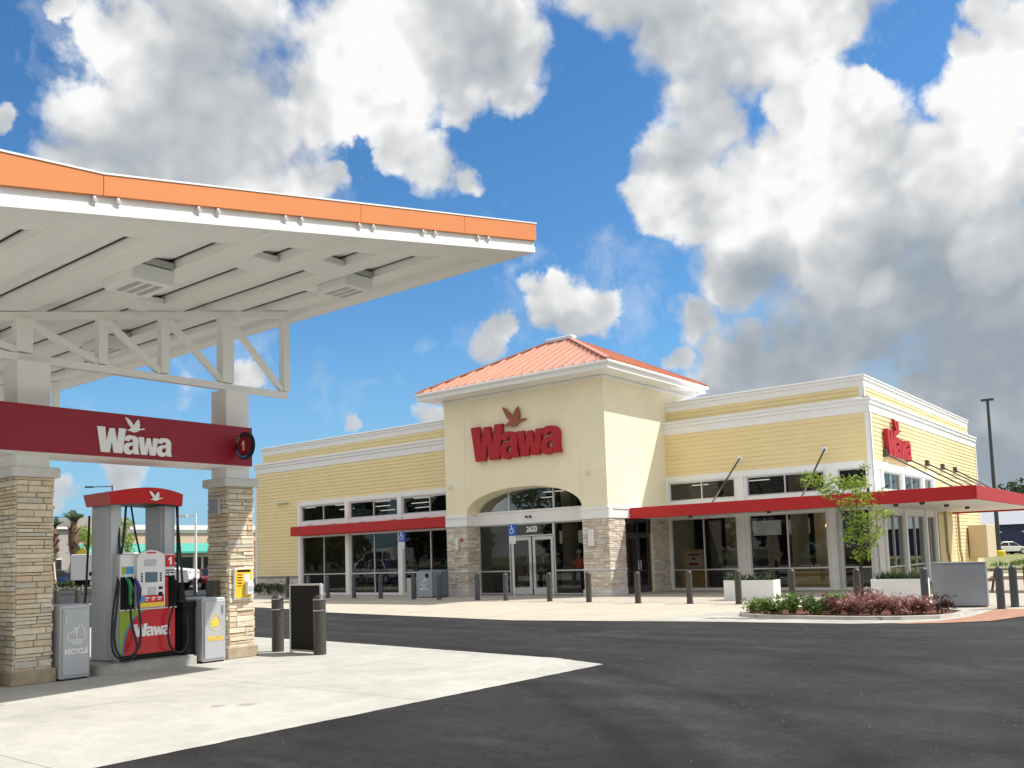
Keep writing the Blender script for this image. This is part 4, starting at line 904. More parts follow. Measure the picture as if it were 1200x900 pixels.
C_(mb, 'pump_number_disc')
for x, y in ((-11.7, 6.53), (-11.7, 10.33), (-17.5, 6.53), (-17.5, 9.05), (-21.5, 9.05), (-26.4, 9.05)):
    mb = MB(); z = zb(y); mb.box(x-.38, x+.38, y-.32, y+.32, z-.20, z+.04, canw2, .015); mb.box(x-.40, x+.40, y-.3, y+.3, z+.05, z+.14, greym)
    for k in range(3): mb.box(x-.28, x+.28, y-.2+k*.15, y-.11+k*.15, z-.206, z-.198, greym)
    C_(mb, 'canopy_light')
for x, y in ((-10.9, 7.78), (-10.9, 9.05), (-12.4, 10.33), (-14.0, 7.78)):
    mb = MB(); mb.box(x-.30, x+.30, y-.31, y+.31, zb(y)+.03, zb(y)+.14, canw2, .01); C_(mb, 'junction_box')
def place(u, v, dist): # helper: a point on the sight line through a spot of the photo at a ground distance
    d = FW + R2*((u-600)/1051.035) - U2*((v-562.9)/1051.035); h = math.hypot(d.x, d.y); return Vector((0, 0, 1.7)) + d*(dist/h)

# ------------------------------------------------------------------ pump
mb = MB()
def rrect(x0, x1, y0, y1, r, n=5):
    out = []
    for cx_, cy_, a0 in ((x1-r, y0+r, -90), (x1-r, y1-r, 0), (x0+r, y1-r, 90), (x0+r, y0+r, 180)):
        for i in range(n+1): a = R(a0+90*i/n); out.append((cx_+r*math.cos(a), cy_+r*math.sin(a)))
    return out
mb.prism(rrect(-15.25, -14.02, 7.18, 9.0, .22), 0, .15, conc_dirty); mb.prism(rrect(-15.20, -14.06, 7.22, 8.96, .2), .1501, .172, conc_dirty)
solo(mb, 'pump_island', 'low rounded concrete island under the fuel pump', 'kerb island', base=(-14.6, 8.1, 0))
pump = thing('fuel_pump', (-14.6, 8.1, .172), 'grey fuel pump with red curved top, black hoses and a red and green front panel', 'fuel pump')
def Q(mb, name, par=None, **k): return mb.build(name, par or pump, **k)
PF = -14.22                                        # front face
mb = MB()
for y0, y1 in ((7.52, 7.76), (8.48, 8.74)):
    mb.box(-15.0, -14.45, y0, y1, .172, 2.80, steel, .03); mb.box(-14.46, -14.40, y0+.03, y1-.03, .2, 2.78, greym, .01)
Q(mb, 'side_column')
mb = MB()
cap = []
for i in range(13):
    t = i/12; y = 7.43+t*1.28; cap.append((y, 2.74+.03*(1-(2*t-1)**2), 2.945+.09*(1-(2*t-1)**2)))
for i in range(12):
    a, b = cap[i], cap[i+1]
    bul = lambda t: .10*(1-(2*t-1)**2)
    xa, xb = -14.14+bul(i/12), -14.14+bul((i+1)/12)
    ra, rb = -15.02-bul(i/12), -15.02-bul((i+1)/12)
    mb.quad((xa-.03, a[0], a[1]), (xb-.03, b[0], b[1]), (xb, b[0], b[2]), (xa, a[0], a[2]), pumpcap)
    mb.quad((ra+.03, a[0], a[1]), (ra, a[0], a[2]), (rb, b[0], b[2]), (rb+.03, b[0], b[1]), pumpcap)
    mb.quad((xa, a[0], a[2]), (xb, b[0], b[2]), (rb, b[0], b[2]), (ra, a[0], a[2]), pumpcap)
    mb.quad((ra+.03, a[0], a[1]), (rb+.03, b[0], b[1]), (xb-.03, b[0], b[1]), (xa-.03, a[0], a[1]), black)
a = cap[0]; mb.quad((-14.17, a[0], a[1]), (-14.14, a[0]-.04, a[2]), (-15.02, a[0]-.04, a[2]), (-14.99, a[0], a[1]), pumpcap)
mb.quad((-14.14, a[0]-.04, a[2]), (-14.14, a[0], a[2]), (-15.02, a[0], a[2]), (-15.02, a[0]-.04, a[2]), pumpcap)
mb.quad((-14.17, a[0], a[1]), (-14.14, a[0], a[2]), (-14.14, a[0]-.04, a[2]), (-14.17, a[0], a[1]-.001), pumpcap)
a = cap[-1]; mb.quad((-14.17, a[0], a[1]), (-14.99, a[0], a[1]), (-15.02, a[0], a[2]), (-14.14, a[0], a[2]), pumpcap)
cp = Q(mb, 'top_cap')
mb = MB(); put2d(mb, bird_geo(.25, .012), (-14.035, 8.02, 2.80), SX, whitep); mb.build('bird_emblem', cp)
mb = MB(); mb.box(-14.95, PF, 7.60, 8.60, .172, 1.93, greym, .015); bod = Q(mb, 'body')
mb = MB(); mb.box(PF, PF+.012, 7.61, 8.59, .185, .27, black); mb.box(PF, PF+.012, 7.61, 8.59, 1.55, 1.92, plastic, .005); bod2 = mb.build('trim_panel', bod)
# lower panel: green quarter, blue arc, red field
mb = MB(); x = PF+.004
mb.box(PF, PF+.012, 7.61, 8.59, .272, 1.0, pgreen)
arc = [(7.64 + .45*(1-math.cos(a*math.pi/2/12)), .272 + .726*math.sin(a*math.pi/2/12)) for a in range(13)]
mb.extr([(PF+.0125, y, z) for y, z in [(8.59, .272), (8.59, .998)] + arc[::-1]], (.003, 0, 0), pblue)
mb.extr([(PF+.0160, y, z) for y, z in [(8.59, .273), (8.59, .997)] + [(y+.035, z) for y, z in arc[::-1]]], (.003, 0, 0), panelred)
mb.build('front_panel', bod)
def wawa_flat(mb, origin, fr, width, mt, th=.004):
    k = width; sc = lambda pts, x0, w, y0, h: [((x0+p[0]*w)*k, (y0+p[1]*h)*k) + tuple(p[2:]) for p in pts]
    put2d(mb, outline([sc(W_, 0, .37, 0, .315)], th), origin, fr, mt, lift=.001); put2d(mb, outline([sc(A_O, .335, .215, 0, .235), sc(A_I, .335, .215, 0, .235)], th, True), origin, fr, mt, lift=.002)
    put2d(mb, outline([sc(W_, .535, .27, 0, .225)], th), origin, fr, mt, lift=.003); put2d(mb, outline([sc(A_O, .785, .215, 0, .235), sc(A_I, .785, .215, 0, .235)], th, True), origin, fr, mt, lift=.004)
mb = MB(); wawa_flat(mb, (PF+.021, 7.84, .56), SX, .66, whitep); mb.build('panel_lettering', bod)
# console
mb = MB()
con = [(7.86, 1.03), (8.36, 1.03), (8.36, 1.86), (8.32, 1.93), (8.22, 1.975), (8.11, 1.99), (8.0, 1.975), (7.90, 1.93), (7.86, 1.86)]
mb.extr([(PF+.012, y, z) for y, z in con], (.085, 0, 0), plastic); cs = Q(mb, 'payment_console', bevel=.008)
mb = MB(); X = PF+.097
mb.box(X, X+.006, 8.0, 8.22, 1.45, 1.62, screenm); mb.box(X, X+.008, 7.98, 8.2, 1.72, 1.83, greym); mb.box(X, X+.006, 8.03, 8.19, 1.93, 1.955, panelred)
for k in range(4):
    for y in (7.94, 8.28): mb.box(X, X+.008, y-.015, y+.015, 1.46+k*.04, 1.485+k*.04, black)
mb.box(X, X+.012, 8.05, 8.19, 1.24, 1.37, greym, .004); mb.box(X, X+.01, 8.24, 8.31, 1.22, 1.28, black); mb.box(X, X+.01, 8.24, 8.31, 1.33, 1.37, black)
mb.build('screen', cs)
mb = MB(); mb.box(X, X+.006, 7.90, 8.335, 1.04, 1.235, panelred)
mb.box(X+.006, X+.010, 7.905, 7.985, 1.12, 1.232, pblue); mb.box(X+.006, X+.010, 7.905, 8.33, 1.045, 1.115, pyel)
for i in range(3): mb.box(X+.006, X+.011, 8.0+i*.11, 8.075+i*.11, 1.18, 1.2, whitep); mb.box(X+.006, X+.011, 8.0+i*.11, 8.05+i*.11, 1.15, 1.162, whitep)
for i in range(4): mb.tube([(X+.010, 7.955+i*.107, 1.08), (X+.016, 7.955+i*.107, 1.08)], .030, pyel, 14)
mb.build('grade_buttons', cs)
mb = MB()
for y0, y1, mt in ((7.635, 7.705, pgreen), (7.71, 7.84, pblue)): mb.box(PF+.012, PF+.018, y0, y1, 1.60, 1.72, mt)
mb.box(PF+.012, PF+.018, 7.64, 7.84, 1.73, 1.88, plastic); mb.build('poster', bod)
mb = MB(); mb.box(PF+.012, PF+.022, 8.41, 8.585, 1.70, 1.90, panelred); nb = mb.build('pump_number', bod)
mb = MB(); put2d(mb, one_geo(.13, .004), (PF+.026, 8.498, 1.80), SX, whitep); mb.box(PF+.0121, PF+.016, 8.42, 8.58, 1.63, 1.65, black); mb.box(PF+.0121, PF+.016, 8.42, 8.58, 1.59, 1.61, black); mb.build('number_figure', bod)
mb = MB(); mb.box(PF, PF+.03, 7.62, 7.85, 1.02, 1.55, black, .01); mb.box(PF, PF+.03, 8.37, 8.59, 1.02, 1.55, black, .01); mb.box(PF+.03, PF+.04, 8.385, 8.45, 1.04, 1.53, panelred)
mb.box(PF, PF+.05, 7.6, 8.6, 1.0, 1.02, chrome); Q(mb, 'nozzle_bay')
def nozzle(y, z, mt):
    mb = MB(); x = PF+.09
    mb.tube([(x-.03, y-.03, z+.16), (x+.02, y-.01, z+.10), (x+.05, y+.01, z-.0)], [.018, .03, .036], mt, 8)
    mb.tube([(x+.05, y+.01, z), (x+.04, y+.01, z-.14), (x+.03, y+.01, z-.28)], [.042, .034, .024], mt, 10)
    mb.tube([(x-.03, y-.03, z+.15), (x-.06, y-.04, z+.22)], .012, chrome, 6)
    mb.tube([(x+.08, y+.01, z-.02), (x+.10, y+.01, z-.12), (x+.05, y+.01, z-.2)], .008, black, 6)
    Q(mb, 'nozzle'); return (x+.03, y+.01, z-.28)
grn = mat('nozzle_green', (.02, .22, .08), .4); blu = mat('nozzle_blue', (.03, .04, .20), .4)
n1 = nozzle(7.72, 1.38, grn); n2 = nozzle(7.88-.02, 1.36, blu); n3 = nozzle(8.52, 1.38, black)
def smooth_path(pts, k=6):
    P = [Vector(p) for p in pts]; P = [P[0]*2-P[1]] + P + [P[-1]*2-P[-2]]; out = []
    for i in range(1, len(P)-2):
        for j in range(k):
            t = j/k; a, b, c, d = P[i-1], P[i], P[i+1], P[i+2]
            out.append(.5*((2*b)+(c-a)*t+(2*a-5*b+4*c-d)*t*t+(3*b-a-3*c+d)*t**3))
    out.append(P[-2]); return out
def hose(pts, r=.019):
    mb = MB(); mb.tube(smooth_path(pts), r, rubber, 8); Q(mb, 'hose', smooth=True)
hose([n1, (PF+.14, 7.74, .80), (PF+.2, 7.80, .45), (PF+.24, 7.72, .25), (PF+.2, 7.55, .22), (PF+.14, 7.42, .42), (PF+.06, 7.46, .9), (PF-.05, 7.60, 1.5), (PF-.2, 7.78, 2.2), (PF-.25, 7.85, 2.74)])
hose([n2, (PF+.13, 7.90, .80), (PF+.18, 7.86, .45), (PF+.2, 7.70, .27), (PF+.18, 7.52, .30), (PF+.12, 7.46, .6), (PF+.05, 7.55, 1.2), (PF-.1, 7.66, 1.8), (PF-.2, 7.70, 2.4), (PF-.22, 7.72, 2.74)])
hose([n3, (PF+.12, 8.42, .75), (PF+.16, 8.40, .42), (PF+.2, 8.52, .25), (PF+.16, 8.72, .35), (PF+.05, 8.80, .8), (PF-.02, 8.76, 1.4), (PF-.1, 8.74, 2.2), (PF-.15, 8.72, 2.74)])
hose([(PF-.45, 8.05, 2.75), (PF-.4, 8.10, 2.3), (PF-.36, 8.16, 1.95)], .016)
hose([(-15.02, 7.50, 2.6), (-15.04, 7.48, 1.8), (-15.06, 7.44, 1.1), (-15.2, 7.30, .6), (-15.25, 7.28, .3), (-15.15, 7.34, .2)])
mb = MB(); mb.tube([(-14.42, 8.772, 2.76), (-14.42, 8.772, 1.0)], .022, rubber, 8)
mb.box(PF-.06, PF+.10, 8.61, 8.72, 1.10, 1.42, black, .02); Q(mb, 'hose_retractor')

# ------------------------------------------------------------------ bins, panel, bollards by the pumps
rb = thing('recycling_bin', (-14.3, 6.7, 0), 'brushed grey recycling bin with white RECYCLE lettering against the left stone column', 'recycling bin')
mb = MB(); mb.box(-14.55, -14.06, 6.58, 7.05, .03, 1.16, greym, .02); mb.box(-14.50, -14.1, 6.6, 7.03, 0, .031, black); mb.build('bin_body', rb)
mb = MB(); mb.box(-14.06, -14.035, 6.61, 7.02, .08, 1.10, steel, .008); dr_ = mb.build('bin_door', rb)
mb = MB(); mb.box(-14.035, -14.015, 6.64, 6.665, .85, 1.03, chrome, .005); mb.build('handle', dr_)
mb = MB(); wl_ = etch
put2d(mb, text_geo('RECYCLE', .098, .004, .004), (-14.031, 6.815, .44), SX, wl_, .90, 1.15)
def bottle_icon(mb, o, fr, k, mt):
    def ring(pts): # hollow outline via tubes
        right = fr[0]; P = [Vector(o)+right*p[0]*k+Vector((0, 0, p[1]*k)) for p in pts]; mb.tube(P+[P[0]], .008*k/.3, mt, 5)
    ring([(-.45, 0), (-.45, .32), (-.22, .42), (0, .32), (0, 0)]); ring([(0, .0), (0, .5), (.14, .68), (.14, .8), (.24, .8), (.24, .68), (.4, .5), (.4, 0)]); ring([(-.1, .35), (-.1, .62), (-.02, .62), (0, .35)]); ring([(-.3, -.1), (.3, -.1), (.2, -.2), (-.2, -.2)]); ring([(-.45, .12), (.4, .12)])
bottle_icon(mb, (-14.032, 6.82, .62), SX, .30, wl_)
mb.build('door_lettering', dr_)
tb = thing('trash_bin', (-14.5, 9.2, 0), 'silver trash cabinet with yellow TRASH lettering against the right stone column', 'trash bin')
mb = MB(); mb.box(-14.72, -14.0, 8.99, 9.46, .03, 1.13, greym, .02); mb.box(-14.7, -14.04, 9.0, 9.44, 0, .031, black); mb.build('bin_body', tb)
mb = MB(); mb.box(-14.0, -13.975, 9.02, 9.43, .08, 1.08, steel, .008); dr_ = mb.build('bin_door', tb)
mb = MB(); mb.box(-13.975, -13.955, 9.36, 9.385, .85, 1.0, chrome, .005); mb.build('handle', dr_)
mb = MB(); put2d(mb, text_geo('TRASH', .105, .004, .003), (-13.971, 9.22, .42), SX, yelp, 1, 1.15)
mb.tube([(-13.973, 9.22+.12*math.cos(a*.3), .70+.13*math.sin(a*.3)) for a in range(22)], .005, yelp, 5)
put2d(mb, outline([[(-.06, .0), (.05, .0), (.07, .12), (.02, .12), (.03, .17), (-.03, .15), (-.04, .1), (-.08, .09)]], .004), (-13.972, 9.22, .63), SX, yelp)
mb.build('door_lettering', dr_)
mb = MB(); mb.prism(rrect(-14.85, -14.16, 8.72, 8.985, .09), .12, .98, black); mb.prism(rrect(-14.88, -14.13, 8.69, 8.988, .1), .981, 1.09, black); mb.prism(rrect(-14.9, -14.5, 8.74, 8.98, .06), .0, .249, black)
solo(mb, 'windscreen_wash_bin', 'black plastic windscreen washing tub on the side of the silver trash cabinet', 'wash tub', base=(-14.7, 8.85, 0), bevel=.008)
mb = MB(); mb.prism(rrect(-14.95, -14.3, 5.30, 5.62, .08), .0, 1.0, black); mb.prism(rrect(-14.98, -14.27, 5.28, 5.64, .09), 1.001, 1.08, black)
solo(mb, 'wash_tub', 'black plastic tub at the left photo edge beside the left stone column', 'wash tub', base=(-14.6, 5.45, 0), bevel=.008)
# fittings on the right column
def on_col(mb, name, label, cat, base=None): return solo(mb, name, label, cat, base=base)
mb = MB(); mb.box(-14.70, -14.36, 9.56, 9.61, 2.62, 2.94, greym, .01); mb.box(-14.67, -14.39, 9.552, 9.56, 2.65, 2.91, greybox); on_col(mb, 'speaker_box', 'small grey intercom box high on the right stone column', 'intercom')
mb = MB(); mb.box(-14.66, -14.38, 9.48, 9.60, 1.10, 1.42, bolm, .01); on_col(mb, 'metal_box', 'dark metal dispenser box low on the right stone column above the trash cabinet', 'dispenser')
sg = thing('notice_board', (-14.13, 9.9, 1.07), 'yellow notice board with white paper dispenser on the right stone column', 'notice board')
mb = MB(); mb.box(-14.17, -14.12, 9.72, 10.12, 1.06, 1.64, plastic, .01); mb.build('frame', sg)
mb = MB(); mb.box(-14.12, -14.113, 9.75, 10.09, 1.09, 1.61, yelp); mb.box(-14.113, -14.110, 9.78, 10.06, 1.56, 1.60, black); mb.box(-14.113, -14.110, 9.93, 10.04, 1.40, 1.52, plastic)
for k in range(5): mb.box(-14.113, -14.110, 9.78, 9.88, 1.50-k*.05, 1.52-k*.05, black if k % 2 else panelred)
mb.build('notice', sg)
mb = MB(); mb.box(-14.113, -14.03, 9.93, 10.08, 1.14, 1.40, plastic, .02); mb.box(-14.03, -14.028, 9.96, 10.05, 1.20, 1.30, greym); mb.build('dispenser', sg)
# free-standing black panel in a silver frame
bp_ = thing('advert_panel', (-13.6, 10.9, 0), 'black advert panel in a silver frame between two bollards at the pad edge', 'advert panel')
mb = MB(); mb.box(-14.0, -13.14, 10.88, 10.92, .07, 1.27, black); mb.build('board', bp_)
mb = MB()
for x in (-14.03, -13.14): mb.box(x, x+.035, 10.865, 10.935, .0, 1.29, alum, .004)
mb.box(-13.995, -13.14, 10.865, 10.935, 1.265, 1.30, alum, .004); mb.box(-13.995, -13.14, 10.865, 10.935, .035, .068, alum, .004)
for z in (.80, 1.0): mb.box(-14.3, -14.03, 10.89, 10.91, z, z+.02, bolm)
mb.build('frame', bp_)
def bollard_mesh(mb, x, y, r, h, mt, bands=()):
    prof = [(r*1.0, 0), (r, .02), (r, h-r*.95)] + [(r*math.cos(a*math.pi/12), h-r*.95+r*.95*math.sin(a*math.pi/12)) for a in range(1, 6)] + [(.002, h)]
    mb.lathe((x, y, 0), prof, mt, 20)
    for b in bands: mb.lathe((x, y, b), [(r+.001, 0), (r+.006, .002), (r+.006, .02), (r+.001, .022)], chrome, 20)
def make_bollard(x, y, r, h, mt, label, group, bands=(), src=None):
    if src is None:
        b = thing('bollard', (x, y, 0), label, 'bollard', group)
        mb = MB(); bollard_mesh(mb, x, y, r, h, mt); mb.build('post', b, smooth=True)
        if bands:
            mb = MB()
            for z in bands: mb.lathe((x, y, z), [(r+.001, 0), (r+.006, .002), (r+.006, .02), (r+.001, .022)], chrome, 20)
            mb.build('band', b)
        else:
            mb = MB(); mb.lathe((x, y, .0), [(r+.035, 0), (r+.03, .018), (r+.002, .02)], mt, 20); mb.build('base_ring', b)
        return b
    b = dup(src, (x, y, 0), None, label); b['group'] = group; return b
G1 = 'banded bollards round the fuel pad'
b0 = make_bollard(-14.43, 10.9, .115, 1.10, bolm, 'brown grey bollard with silver bands on the left of the black advert panel', G1, (.80, 1.0))
make_bollard(-13.14+.0, 10.86, .115, 1.10, bolm, 'brown grey bollard with silver bands overlapping the right edge of the black advert panel', G1, (.80, 1.0), b0)
# ------------------------------------------------------------------ bollards along the store
G2 = 'bollards in a row along the store front'
specs = [(-35.9, 27.72, 'by the left wing stone base, first dark bollard from the far left'), (-34.3, 27.70, 'second dark bollard from the far left, by the stone base'),
 (-32.845, 27.652, 'beside the first shop window, third from the far left'), (-30.976, 27.60, 'in front of the second shop window, fourth from the far left'), (-29.131, 27.50, 'left of the first blue accessible sign, fifth from the far left'),
 (-26.725, 27.095, 'overlapping the left side of the recycling cabinet'), (-25.264, 27.095, 'overlapping the right side of the recycling cabinet'),
 (-23.039, 26.9, 'in front of the glazing left of the entrance doors'), (-21.49, 26.75, 'just left of the entrance doors beside the blue sign'),
 (-19.282, 26.53, 'in front of the right entrance door'), (-17.429, 26.3, 'in front of the right stone pier of the tower'), (-15.262, 25.95, 'in front of the dark side door of the tower'),
 (-13.35, 25.9, 'in front of the first window right of the tower'), (-11.7, 25.9, 'overlapping the left white planter'), (-9.9, 25.6, 'right of the left white planter behind the green hedge'), (-7.95, 25.3, 'behind the young tree trunk')]
src_d = src_l = None
for i, (x, y, l) in enumerate(specs):
    dark = i < 9
    lab = ('slate ' if dark else 'brown grey ') + 'bollard ' + l
    h = 1.06
    if dark:
        b = make_bollard(x, y, .095, h, bold, lab, G2, (), src_d); src_d = src_d or b
    else:
        b = make_bollard(x, y, .10, h, bolm, lab, G2, (), src_l); src_l = src_l or b
for (x, y, l) in ((-6.22, 25.3, 'dark bollard touching the left side of the big grey cabinet'), (-4.39, 24.95, 'dark bollard just right of the big grey cabinet, nearest the kerb'), (-4.22, 25.75, 'dark bollard second to the right of the big grey cabinet'), (-3.95, 26.1, 'dark bollard at the right edge of the photo')):
    make_bollard(x, y, .115, 1.12, bold, l, 'dark bollards round the grey cabinet', (), src_d)
for u_, l in ((66.5, 'brown bollard behind the recycling bin, left of the pair'), (91, 'brown bollard behind the recycling bin, right of the pair')):
    x, y = place(u_, 700, 35).xy
    make_bollard(x, y, .15, 1.12, bolm, l, 'bollards behind the recycling bin', (), src_l)
make_bollard(-46.4, 29.3, .12, 1.25, bold, 'dark bollard by the red car behind the right stone column', 'lone bollard', (), src_d)
# ------------------------------------------------------------------ signs, bins and boxes before the store
def acc_sign(x, y, label, scale=1.0):
    s = thing('accessible_parking_sign', (x, y, 0), label, 'sign', 'accessible parking signs')
    mb = MB(); mb.box(x-.025, x+.025, y, y+.03, 0, 2.95, alum, .005); mb.build('post', s)
    mb = MB(); mb.box(x-.19, x+.19, y-.014, y-.002, 2.47, 2.92, signblue, .01); p = mb.build('blue_plate', s)
    mb = MB(); o = (x, y-.015, 2.70); F_ = FX
    def st(pts, r=.016): mb.tube([(x+a, y-.018, 2.70+b) for a, b in pts], r, whitep, 6)
    st([(-.03, .13), (-.02, .02), (.05, .02), (.09, -.09)]); st([(-.03, .07), (.05, .07)], .012); mb.tube([(x-.035, y-.02, 2.865), (x-.035, y-.014, 2.865)], .03, whitep, 12)
    st([(-.03+.09*math.cos(R(a)), -.04+.09*math.sin(R(a))) for a in range(110, 350, 20)], .012)
    mb.build('wheelchair_symbol', p)
    mb = MB(); mb.box(x-.15, x+.15, y-.014, y-.002, 2.16, 2.45, plastic, .01); q = mb.build('white_plate', s)
    mb = MB()
    for z in (2.38, 2.32, 2.26, 2.20): mb.box(x-.10, x+.10, y-.018, y-.0145, z-.012, z+.012, greym)
    mb.build('plate_text', q); return s
acc_sign(-28.45, 28.2, 'blue accessible parking sign on a thin post before the left shop windows')
acc_sign(-21.75, 27.6, 'blue accessible parking sign on a thin post before the entrance doors')
rc = thing('recycling_cabinet', (-27.0, 28.5, 0), 'slate blue recycling cabinet with round slot by the left pier of the tower', 'recycling bin')
mb = MB(); mb.box(-27.75, -26.35, 28.3, 28.95, 0, 1.2, mat('slate_cabinet', (.13, .16, .20), .45), .08); mb.build('cabinet_body', rc)
mb = MB(); mb.box(-27.70, -26.75, 28.27, 28.298, .04, 1.12, mat('slate_front', (.30, .34, .38), .45), .01); fr_ = mb.build('cabinet_front', rc)
mb = MB(); mb.tube([(-27.05, 28.268, .96), (-27.05, 28.262, .96)], .10, black, 20); put2d(mb, text_geo('RECYCLE', .13, .004, .003), (-27.22, 28.264, .38), FX, wl_); bottle_icon(mb, (-27.22, 28.262, .55), FX, .36, wl_); mb.build('front_lettering', fr_)
mb = MB(); mb.box(-28.35, -27.85, 28.3, 28.8, 0, .86, greym, .02); mb.box(-28.08, -27.86, 28.285, 28.3, .30, .62, yelp); solo(mb, 'news_box', 'small grey box with yellow panel beside the slate recycling cabinet', 'box', base=(-28.1, 28.5, 0))
# white planters and their plants
def planter(x0, x1, y, label, plabel):
    mb = MB(); H = .66; t = .04
    mb.box(x0, x1, y, y+t, 0, H, white, .01); mb.box(x0, x1, y+.6-t, y+.6, 0, H, white, .01); mb.box(x0, x0+t, y+t, y+.6-t, 0, H, white, .01); mb.box(x1-t, x1, y+t, y+.6-t, 0, H, white, .01); mb.box(x0+t, x1-t, y+t, y+.6-t, 0, H-.06, soil)
    solo(mb, 'white_planter', label, 'planter', 'white box planters', base=((x0+x1)/2, y+.3, 0))
    mb = MB(); rng = random.Random(int(x0*10))
    for _ in range(420):
        bx, by = rng.uniform(x0+.1, x1-.1), rng.uniform(y+.1, y+.5); a = rng.uniform(0, 6.28); l = rng.uniform(.18, .42); el = rng.uniform(.5, 1.35)
        d = Vector((math.cos(a)*math.cos(el), math.sin(a)*math.cos(el), math.sin(el))); s = Vector((-math.sin(a), math.cos(a), 0))*.014
        p = Vector((bx, by, H-.06)); m_ = p+d*l*.6; e = p+d*l+Vector((d.x, d.y, -.4))*l*.22
        mb.add([p-s, p+s, m_+s, m_-s, e], [(0, 1, 2, 3), (3, 2, 4)], leaf_far)
    solo(mb, 'planter_grass', plabel, 'plant', 'plants in the white planters', base=((x0+x1)/2, y+.3, H-.06))
planter(-13.05, -11.34, 27.75, 'white box planter before the second window right of the tower', 'spiky dark green plant in the left white planter')
planter(-8.32, -6.82, 27.75, 'white box planter beside the big grey cabinet', 'spiky dark green plant in the right white planter')
gc = thing('grey_cabinet', (-5.2, 26.0, 0), 'big plain grey metal cabinet with sloping front edge beside the planting bed', 'cabinet')
mb = MB(); pf = [(-6.2, 26.05), (-5.74, 25.5), (-4.80, 25.62), (-4.84, 26.0), (-6.1, 26.3)]; mb.prism(pf, .03, 1.12, greybox); mb.build('cabinet_body', gc, bevel=.02)
mb = MB(); mb.prism([(x*1.0, y) for x, y in inset(pf, -.02)], 1.125, 1.16, greybox); mb.build('cabinet_lid', gc, bevel=.008)
for pts in ([(-8.0, 18.1), (-6.6, 17.7), (-5.2, 17.3), (-3.8, 16.75)], [(-7.3, 19.3), (-6.9, 18.5), (-6.6, 17.72)]):
    v_ = []
    for i, (x, y) in enumerate(pts): v_.append((x, y))
    w_ = .035; mb = MB()
    for (x0_, y0_), (x1_, y1_) in zip(pts, pts[1:]):
        d_ = Vector((x1_-x0_, y1_-y0_)).normalized()*w_; mb.quad((x0_-d_.y, y0_+d_.x, .004), (x0_+d_.y, y0_-d_.x, .004), (x1_+d_.y, y1_-d_.x, .004), (x1_-d_.y, y1_+d_.x, .004), mat('tar_seam', (.012, .012, .012), .6))
    setting(mb, 'tar_seam')
mb = MB(); rng = random.Random(31); gritm = mat('pale_grit', (.30, .29, .27), .9)
for _ in range(170):
    x, y = rng.uniform(-7.4, 3), rng.uniform(2.5, 18); s_ = rng.uniform(.003, .009)
    if rng.random() < .12: x, y = rng.gauss(-3.9, .5), rng.gauss(9.8, .8)
    p = [(x+s_*math.cos(a)*rng.uniform(.7, 1.3), y+s_*math.sin(a)*rng.uniform(.7, 1.3), .001) for a in (0, 1.3, 2.5, 3.8, 5.0)]
    mb.add(p+[(x, y, s_*.9)], [(i, (i+1) % 5, 5) for i in range(5)], gritm)
tag(mb.build('loose_grit'), 'pale grit scattered over the dark asphalt', 'grit', kind='stuff')
# picnic furniture behind the cabinet: small brown bench table
pt = thing('picnic_table', (-5.0, 33.5, 0), 'brown outdoor table with benches half hidden behind the big grey cabinet', 'table')
brn = mat('brown_slats', (.17, .09, .055), .6)
mb = MB(); mb.box(-6.3, -4.3, 33.1, 34.0, .72, .77, brn, .01); mb.build('table_top', pt)
for y in (32.6, 34.2): mb = MB(); mb.box(-6.3, -4.3, y, y+.3, .43, .47, brn, .01); mb.build('bench_seat', pt)
for x in (-6.0, -4.6): mb = MB(); mb.beam((x, 32.7, 0), (x, 33.5, .72), .06, .06, brn); mb.beam((x, 34.4, 0), (x, 33.6, .72), .06, .06, brn); mb.box(x-.03, x+.03, 32.7, 34.4, .38, .43, brn); mb.build('leg_frame', pt)

